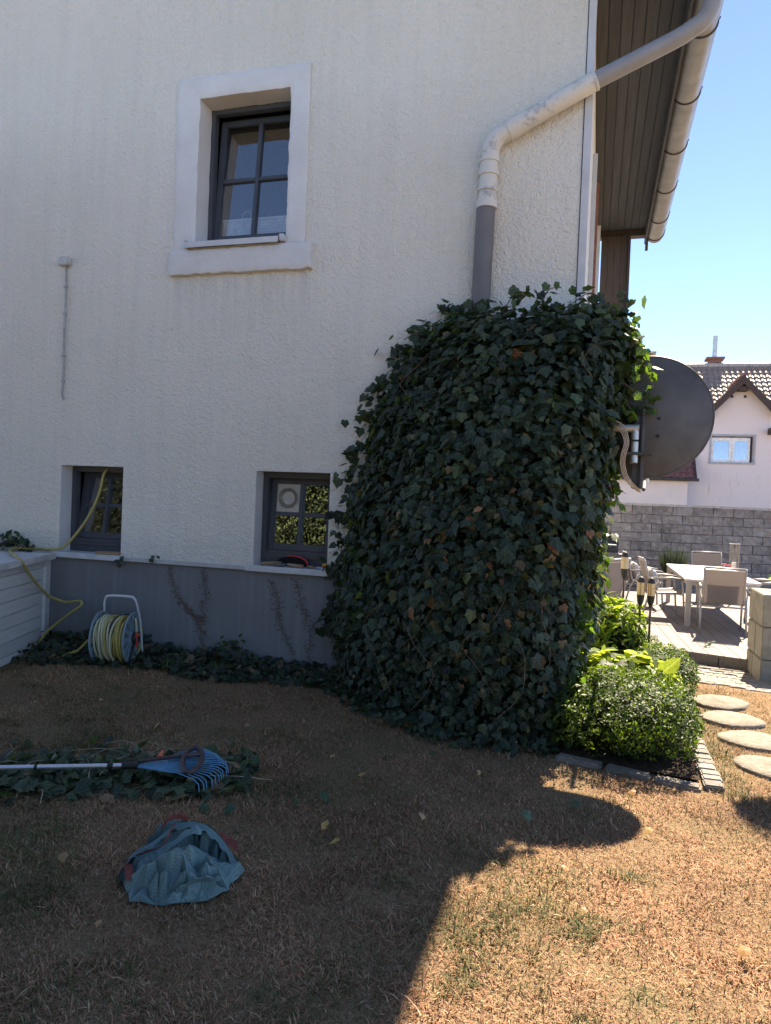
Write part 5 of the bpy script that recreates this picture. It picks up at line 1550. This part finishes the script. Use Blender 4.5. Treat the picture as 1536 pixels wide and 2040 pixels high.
for k in range(26):
    c_ = pile_pts(1)[0]; a = random.uniform(0, PI); L = random.uniform(.06, .2)
    d = Vector((math.cos(a), math.sin(a), 0)) * L
    MB().tube(spline([Vector(c_) - d + Vector((0, 0, .03)), Vector(c_) + Vector((random.uniform(-.04, .04), random.uniform(-.04, .04), .05)), Vector(c_) + d + Vector((0, 0, .02))], 4), .0022, 4).build('stem', M['straw_stem'], pile)

# fallen leaves on the lawn
dry = [leaf_mesh(cc, 'fallen_leaf', 'soft_leaf', .3) for cc in ((.42, .28, .18), (.34, .20, .12), (.50, .38, .26))]
spots_ = [(-1.96, -3.55, 'pale dry leaf lying on the dark lawn left of the bag'), (-1.72, -3.1, 'small dry leaf on the lawn above the bag'), (-.42, -1.95, 0), (.26, -1.75, 0), (.5, -2.35, 'dark curled dry leaf on the sunlit lawn'), (.45, -1.9, 0), (-1.3, -2.0, 0), (-1.05, -2.25, 0), (-2.6, -1.9, 0), (-3.3, -1.6, 0), (-.9, -3.0, 0), (-1.0, -2.9, 0), (-2.9, -3.4, 0), (.2, -3.2, 0), (1.0, -2.6, 0), (-.6, -2.6, 0), (-2.05, -1.7, 0), (.75, -3.3, 0), (-1.5, -3.9, 0), (.1, -2.9, 0)]
for x, y, lab in spots_:
    R1 = frames(rng.normal(0, .35, (1, 3)) + np.array([[0, -.3, 1]]), rng.normal(0, 1, (1, 3)))[0]
    o = put_leaf(random.choice(dry), (x, y, .03), R1, random.uniform(.028, .052), None, 'fallen_leaf')
    tag(o, lab or 'small dry brown leaf lying loose on the lawn', 'leaf', 'dry leaves scattered on the lawn')
grn = [leaf_mesh(cc, 'cut_leaf', 'ivy_leaf', .2) for cc in ((.06, .10, .06), (.045, .08, .045))]
for x, y in ((-1.52, -2.86), (-1.25, -2.68), (-2.0, -2.0), (-1.8, -2.25), (-1.15, -2.55), (-.75, -1.72), (.12, -2.2), (-.1, -2.45), (-2.55, -1.55), (-1.65, -2.9), (-3.2, -1.45), (-.35, -1.9)):
    R1 = frames(rng.normal(0, .3, (1, 3)) + np.array([[0, -.2, 1]]), rng.normal(0, 1, (1, 3)))[0]
    o = put_leaf(random.choice(grn), (x, y, .03), R1, random.uniform(.045, .07), None, 'cut_leaf')
    tag(o, 'single cut green ivy leaf lying on the lawn', 'leaf', 'green ivy leaves dropped on the lawn')

# ------------------------------------------------------------------ clipped box and other plants in the bed
def shrub(name, lab, c, half, n, size, pal, prob, mat='box_leaf', sq=3.2, seed=0, core=True, cat='shrub', lv=None, upb=.6, shell=.5):
    s_ = thing(name, (c[0], c[1], c[2]), lab, cat)
    d = norm(rng.normal(0, 1, (n, 3))); d[:, 2] = np.where((d[:, 2] < -.2) & (rng.random(n) < .35), -d[:, 2], d[:, 2])
    d = norm(d)
    k = (np.abs(d) ** sq).sum(1) ** (-1 / sq)
    bump = .88 + .42 * (fbm(d[:, 0] * 4.2 + 5 + c[0], d[:, 1] * 4.2 + d[:, 2] * 3.7, 50 + seed, 4) - .42)
    r = k * bump * (1 - rng.random(n) ** 2.2 * (1 - shell))
    r = np.where(rng.random(n) < .03, r * 1.07, r)
    pos = np.array(c) + np.array([0, 0, half[2]]) + d * r[:, None] * np.array(half)
    pos[:, 2] = np.maximum(pos[:, 2], c[2] + .02)
    cl = fbm(pos[:, 0] * 11 + pos[:, 1] * 4, pos[:, 2] * 11 + pos[:, 1] * 9, 90 + seed, 3)
    ok = rng.random(n) < np.clip((cl - .28) * 6, .12, 1)
    pos, d, cl = pos[ok], d[ok], cl[ok]; n = len(pos)
    nrm = d + rng.normal(0, .6, (n, 3)) + np.array([0, 0, upb])
    tip = d * .8 + rng.normal(0, .6, (n, 3)) + np.array([0, 0, .4])
    if lv is None: lv = (DV, DF, DUV)
    scatter('foliage', lv[0], lv[1], lv[2], pos, frames(nrm, tip), rng.uniform(*size, n) * (.75 + .5 * rng.random(n)), pick(pal, prob, n, .3) * (.55 + .9 * cl)[:, None], M[mat], s_)  # leaves in sparse clumps coloured darker, hollow shade put into the colour
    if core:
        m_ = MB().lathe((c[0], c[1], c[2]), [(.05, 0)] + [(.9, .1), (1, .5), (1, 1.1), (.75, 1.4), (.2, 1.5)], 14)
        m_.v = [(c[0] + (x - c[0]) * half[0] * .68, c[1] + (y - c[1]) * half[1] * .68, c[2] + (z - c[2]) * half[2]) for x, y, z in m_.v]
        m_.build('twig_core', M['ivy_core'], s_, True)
    return s_
BOXP = [(.036, .066, .012), (.065, .105, .014), (.11, .155, .020), (.020, .038, .012)]
shrub('box_hedge', 'rounded clipped box bush in sun at the corner of the bed', (.43, -.97, 0), (.50, .60, .235), 21000, (.020, .034), BOXP, [1, 1, .55, .6], seed=1)
shrub('box_hedge', 'smaller dark box bush behind, next to the deck edge', (.80, .55, 0), (.27, .60, .20), 8000, (.020, .034), BOXP, [1.2, 1, .4, .8], seed=2)
shrub('box_hedge', 'low box bush deep in the bed behind the torches', (.55, 1.5, -.08), (.35, .45, .24), 4500, (.022, .036), BOXP, [1, 1, .5, .6], seed=6)
LV = ([(0, 0, 0), (.15, .35, .03), (0, 1, -.12), (-.15, .35, .03), (0, .45, -.01)], DF, DUV)
shrub('peony', 'bright yellow green leafy perennial between ivy and deck', (.36, 1.3, -.06), (.36, .4, .40), 1500, (.08, .15), [(.075, .125, .018), (.11, .165, .022), (.15, .20, .03)], [1, 1, .6], 'soft_leaf', 2.2, 3, True, 'plant', LV, .6, .35)
shrub('hosta', 'pale broad leaved plant drooping between the box bushes', (.40, .0, 0), (.46, .38, .21), 520, (.11, .19), [(.10, .14, .045), (.14, .185, .07), (.18, .22, .10)], [1, 1, .7], 'soft_leaf', 2.4, 4, True, 'plant', ([(0, 0, 0), (.3, .35, .05), (.2, .75, .0), (0, 1, -.16), (-.2, .75, .0), (-.3, .35, .05), (0, .5, -.03)], [(0, 1, 6), (1, 2, 6), (2, 3, 6), (3, 4, 6), (4, 5, 6), (5, 0, 6)], [(0, 0), (.3, .35), (.2, .75), (0, 1), (-.2, .75), (-.3, .35), (0, .5)]), 1.2, .5)
shrub('bed_edge_ivy', 'sunlit ivy sprigs between the ivy and the clipped box', (.03, -1.25, 0), (.10, .14, .18), 130, (.04, .07), sunny + [(.10, .14, .04)], [1, 1, 1, 1], 'ivy_leaf', 2.2, 5, False, 'plant', (IV, IFc, IUV), .3, .2)
rs = thing('rose', (.17, -.4, .9), 'small red rose bloom at the right edge of the ivy', 'flower')
m_ = MB()
for q in range(14):
    a = q * 2.4; r = .006 + .0015 * q; p = Vector((.17 + r * math.cos(a), -.40 + r * math.sin(a), .90 + .012 * math.sin(q)))
    t_ = Vector((-math.sin(a), math.cos(a), 0)) * .014; d = Vector((math.cos(a) * .4, math.sin(a) * .4, 1)) * .022
    m_.add([p - t_, p + t_, p + t_ * .8 + d, p - t_ * .8 + d], [(0, 1, 2, 3)])
m_.build('petals', M['rose_bloom'], rs)
MB().tube([(.17, -.40, .90), (.15, -.42, .6), (.12, -.45, 0)], .004, 5).build('stem', M['ivy_stem'], rs)
# lavender-like grass at the foot of the block wall
lv_ = thing('lavender', (1.75, 9.4, -.1), 'grey green tufted plant against the block wall behind the table', 'plant')
n = 420
a = rng.random(n) * 2 * PI; rr = rng.random(n) ** .5 * .2
BLV = [(-.012, 0, 0), (.012, 0, 0), (.008, .5, .01), (-.008, .5, .01), (0, 1, .02)]
BLF = [(0, 1, 2), (0, 2, 3), (3, 2, 4)]
nrm = np.column_stack([rng.normal(0, 1, n), rng.normal(-1, 1, n), rng.normal(0, .2, n)]); tip = np.column_stack([np.cos(a) * rr * 1.6, np.sin(a) * rr * 1.6, np.ones(n)])
scatter('blades', BLV, BLF, None, np.column_stack([1.76 + rr * np.cos(a), 9.45 + rr * np.sin(a) * .6, np.full(n, .35)]), frames(nrm, tip), rng.uniform(.35, .6, n), pick([(.05, .075, .045), (.075, .10, .065)], [1, 1], n), M['grass_blade'], lv_)
MB().lathe((1.76, 9.45, -.15), [(.13, 0), (.18, .45), (.19, .5), (.16, .5)], 18).build('pot', M['pot_grey'], lv_, smooth='auto')
# small leafy twig on the deck
tw = thing('fallen_twig', (1.55, 3.25, DZ), 'small leafy twig lying on the deck boards', 'twig')
MB().tube([(1.50, 3.2, DZ + .01), (1.56, 3.28, DZ + .03), (1.60, 3.36, DZ + .05)], .003, 4).build('stem', M['ivy_stem'], tw)
for k in range(6):
    R1 = frames(rng.normal(0, .3, (1, 3)) + np.array([[0, -.5, 1]]), rng.normal(0, 1, (1, 3)) + np.array([[0, 0, .3]]))[0]
    put_leaf(leafmesh[3], (1.52 + .015 * k, 3.22 + .022 * k, DZ + .02 + .006 * k), R1, .06, tw)
# shrub tree by the path just outside the picture; its leaves reach in at the right edge
st = thing('small_tree', (2.75, .55, 0), 'small leafy tree beside the path at the right edge of view', 'tree')
MB().tube(spline([(2.75, .55, -.05), (2.72, .6, .7), (2.66, .68, 1.4), (2.6, .75, 2.2)], 5), [.05] * 4 + [.045] * 4 + [.04] * 4 + [.035] * 3 + [.03], 10).build('trunk', M['bark'], st, smooth=True)
parts = []
for (bx_, by_, bz_, r) in ((2.3, .75, 2.6, .33), (1.80, .72, 3.0, .14), (2.55, 1.05, 3.0, .4), (2.8, .5, 2.5, .4), (1.93, 1.0, 3.4, .17), (1.74, .34, 2.6, .11), (2.0, .55, 2.8, .2), (1.88, .35, 2.9, .12)):
    MB().tube(spline([(2.62, .72, 1.7), ((2.62 + bx_) / 2, (.72 + by_) / 2, (1.9 + bz_) / 2), (bx_, by_, bz_)], 4), .012, 6).build('limb', M['bark'], st, smooth=True)
    n = int(1500 * r)
    d = norm(rng.normal(0, 1, (n, 3)))
    pos = np.array([bx_, by_, bz_]) + d * (r * rng.random(n) ** .5 * (.75 + .5 * rng.random(n)))[:, None]
    parts.append((pos, frames(d + rng.normal(0, .5, (n, 3)) + np.array([0, 0, .6]), d + rng.normal(0, .6, (n, 3)) - np.array([0, 0, .3])), rng.uniform(.06, .10, n), pick([(.04, .075, .02), (.06, .10, .025)], [1, 1], n)))
scatter('crown', DV, DF, DUV, *[np.concatenate([q[k] for q in parts]) for k in range(4)], M['soft_leaf'], st)
shrub('potted_shrub', 'bright green shrub on the block pillar at right edge', (2.25, 2.42, .78), (.24, .22, .17), 260, (.05, .09), [(.05, .11, .03), (.07, .14, .035)], [1, 1], 'soft_leaf', 2.2, 7, False, 'plant', None, .5, .2)

# tall hedge across the garden behind the viewer (seen mirrored in the panes)
def hedge(name, lab, x0, x1, y, h, pal, prob, n, mat='conifer', cat='hedge'):
    t_ = thing(name, ((x0 + x1) / 2, y, 0), lab, cat)
    x = rng.uniform(x0, x1, n); z = rng.random(n) * h
    yy = y + .7 * fbm(x * 1.3, z * 1.3, 77) + rng.uniform(-.35, .25, n)
    nrm = np.column_stack([rng.normal(0, .6, n), np.ones(n), rng.normal(.4, .5, n)])
    tip = np.column_stack([rng.normal(0, .7, n), rng.normal(.3, .4, n), rng.normal(.2, 1, n)])
    scatter('foliage', DV, DF, DUV, np.column_stack([x, yy, z]), frames(nrm, tip), rng.uniform(.07, .16, n), pick(pal, prob, n, .45), M[mat], t_)
    MB().box(x0, x1, y - .8, y - .1, 0, h - .15).build('branch_mass', M['ivy_core'], t_)
hedge('conifer_hedge', 'tall sunlit hedge mirrored in the right basement window', -11.5, 3, -13.0, 5.2, [(.06, .085, .03), (.10, .125, .045), (.16, .18, .08), (.03, .045, .02)], [1, 1, .6, .9], 30000)
hedge('yew_hedge', 'dark hedge mirrored in the left basement window', -24, -11.6, -13.0, 6.5, [(.012, .02, .012), (.02, .03, .016)], [1, 1], 12000)

# ------------------------------------------------------------------ lawn
def lawn():
    N = 1800000
    x = rng.uniform(-6.2, 4.0, N); y = rng.uniform(-5.6, 2.2, N)
    dx, dy = x - CAM_POS.x, y - CAM_POS.y
    d = np.sqrt(dx * dx + dy * dy)
    az = np.degrees(np.arctan2(dx, dy))                    # 0 = +Y
    keep = (az > -56) & (az < 27) & (d > 1.3)
    keep &= rng.random(N) < np.clip((2.9 / d) ** 1.25, 0, 1)
    keep &= ~((x < 0) & (y > -.03))
    keep &= ~((x > .0) & (x < .86) & (y > -1.43 - .12 * x))
    keep &= ~((x > .86) & (x < .955) & (y > -1.6))
    keep &= ~((x >= .86) & (y > 1.36 - .5 * (x - 1.18)) & (rng.random(N) < .93))
    keep &= ~((x < .95) & (y > 1.0) & (x > 0))
    for sx_, sy_, r_ in ((1.257, .485, .195), (1.262, -.02, .185), (1.32, -.53, .19), (1.315, -1.085, .185)):
        keep &= ((x - sx_) ** 2 + (y - sy_) ** 2) > (r_ * (1.0 + .12 * (vnoise(x * 14, y * 14, 5) - .5))) ** 2
    keep &= ~((x < .0) & (y > np.interp(x, [-2.0, -1.9, -1.6, -.9, -.3, 0], [0, -.3, -.7, -1.2, -1.25, -1.1])) & (x > -2.0))
    x, y, d = x[keep], y[keep], d[keep]
    n = len(x)
    g = fbm(x * .9, y * .9, 11, 4) + .55 * (vnoise(x * 3.2, y * 3.2, 12) - .5)
    left_ = np.clip((-.2 - x) / 3.0, 0, 1)
    near_ = np.clip((-2.2 - y) / 2.0, 0, 1)
    green = np.clip((g - .62 + .13 * left_ + .06 * near_) * 2.6, 0, 1) * .55 + .05
    green = np.maximum(green, np.clip((vnoise(x * 5, y * 5, 13) - .80) * 5, 0, 1) * .75)
    edge = np.exp(-((x - 1.02) / .10) ** 2) * (y > -1.7)
    green = np.maximum(green, edge * .6)
    isg = rng.random(n) < green
    straw = pick([(.42, .255, .145), (.36, .195, .11), (.50, .34, .22), (.25, .135, .08), (.40, .21, .13)], [1, 1, .6, .7, .6], n, .16)
    gcol = pick([(.11, .115, .045), (.13, .125, .055), (.08, .095, .035), (.18, .155, .07)], [1, 1, .7, .8], n, .18)
    col_ = np.where(isg[:, None], gcol, straw)
    tone = .62 + .8 * fbm(x * 2.4, y * 2.4, 15, 4)
    col_ = col_ * tone[:, None]
    zz3 = np.interp(y, np.linspace(-6, 3, 200), [zg(q) for q in np.linspace(-6, 3, 200)]) + (fbm(x * .9, y * .9, 3) - .5) * .03
    L = np.where(isg, rng.uniform(.018, .042, n), rng.uniform(.012, .034, n)) * (.7 + .7 * vnoise(x * 6, y * 6, 16))
    L *= np.where(rng.random(n) < .015, 1.7, 1)
    a = rng.random(n) * 2 * PI
    lean = np.where(isg, rng.uniform(.6, 2.2, n), rng.uniform(.9, 3.2, n))
    tip = np.column_stack([np.cos(a) * lean, np.sin(a) * lean, np.ones(n)])
    nrm = np.column_stack([-np.cos(a), -np.sin(a), lean + .05]) + rng.normal(0, .25, (n, 3))
    w = np.clip(d / 3.0, .8, 2.2) * .055
    base = np.array([(-1, 0, 0), (1, 0, 0), (.8, .55, .10), (-.8, .55, .10), (0, 1, .0)])
    bv = base * np.array([.052, 1, 1])
    o = scatter('lawn_grass', bv, BLF, None, np.column_stack([x, y, zz3 - .014]), frames(nrm, tip), L, col_, M['grass_blade'])
    # widen far blades so they stay visible
    tag(o, 'short dry lawn grass, straw coloured with green patches', 'grass', kind='stuff')
    print('blades', n)
lawn()
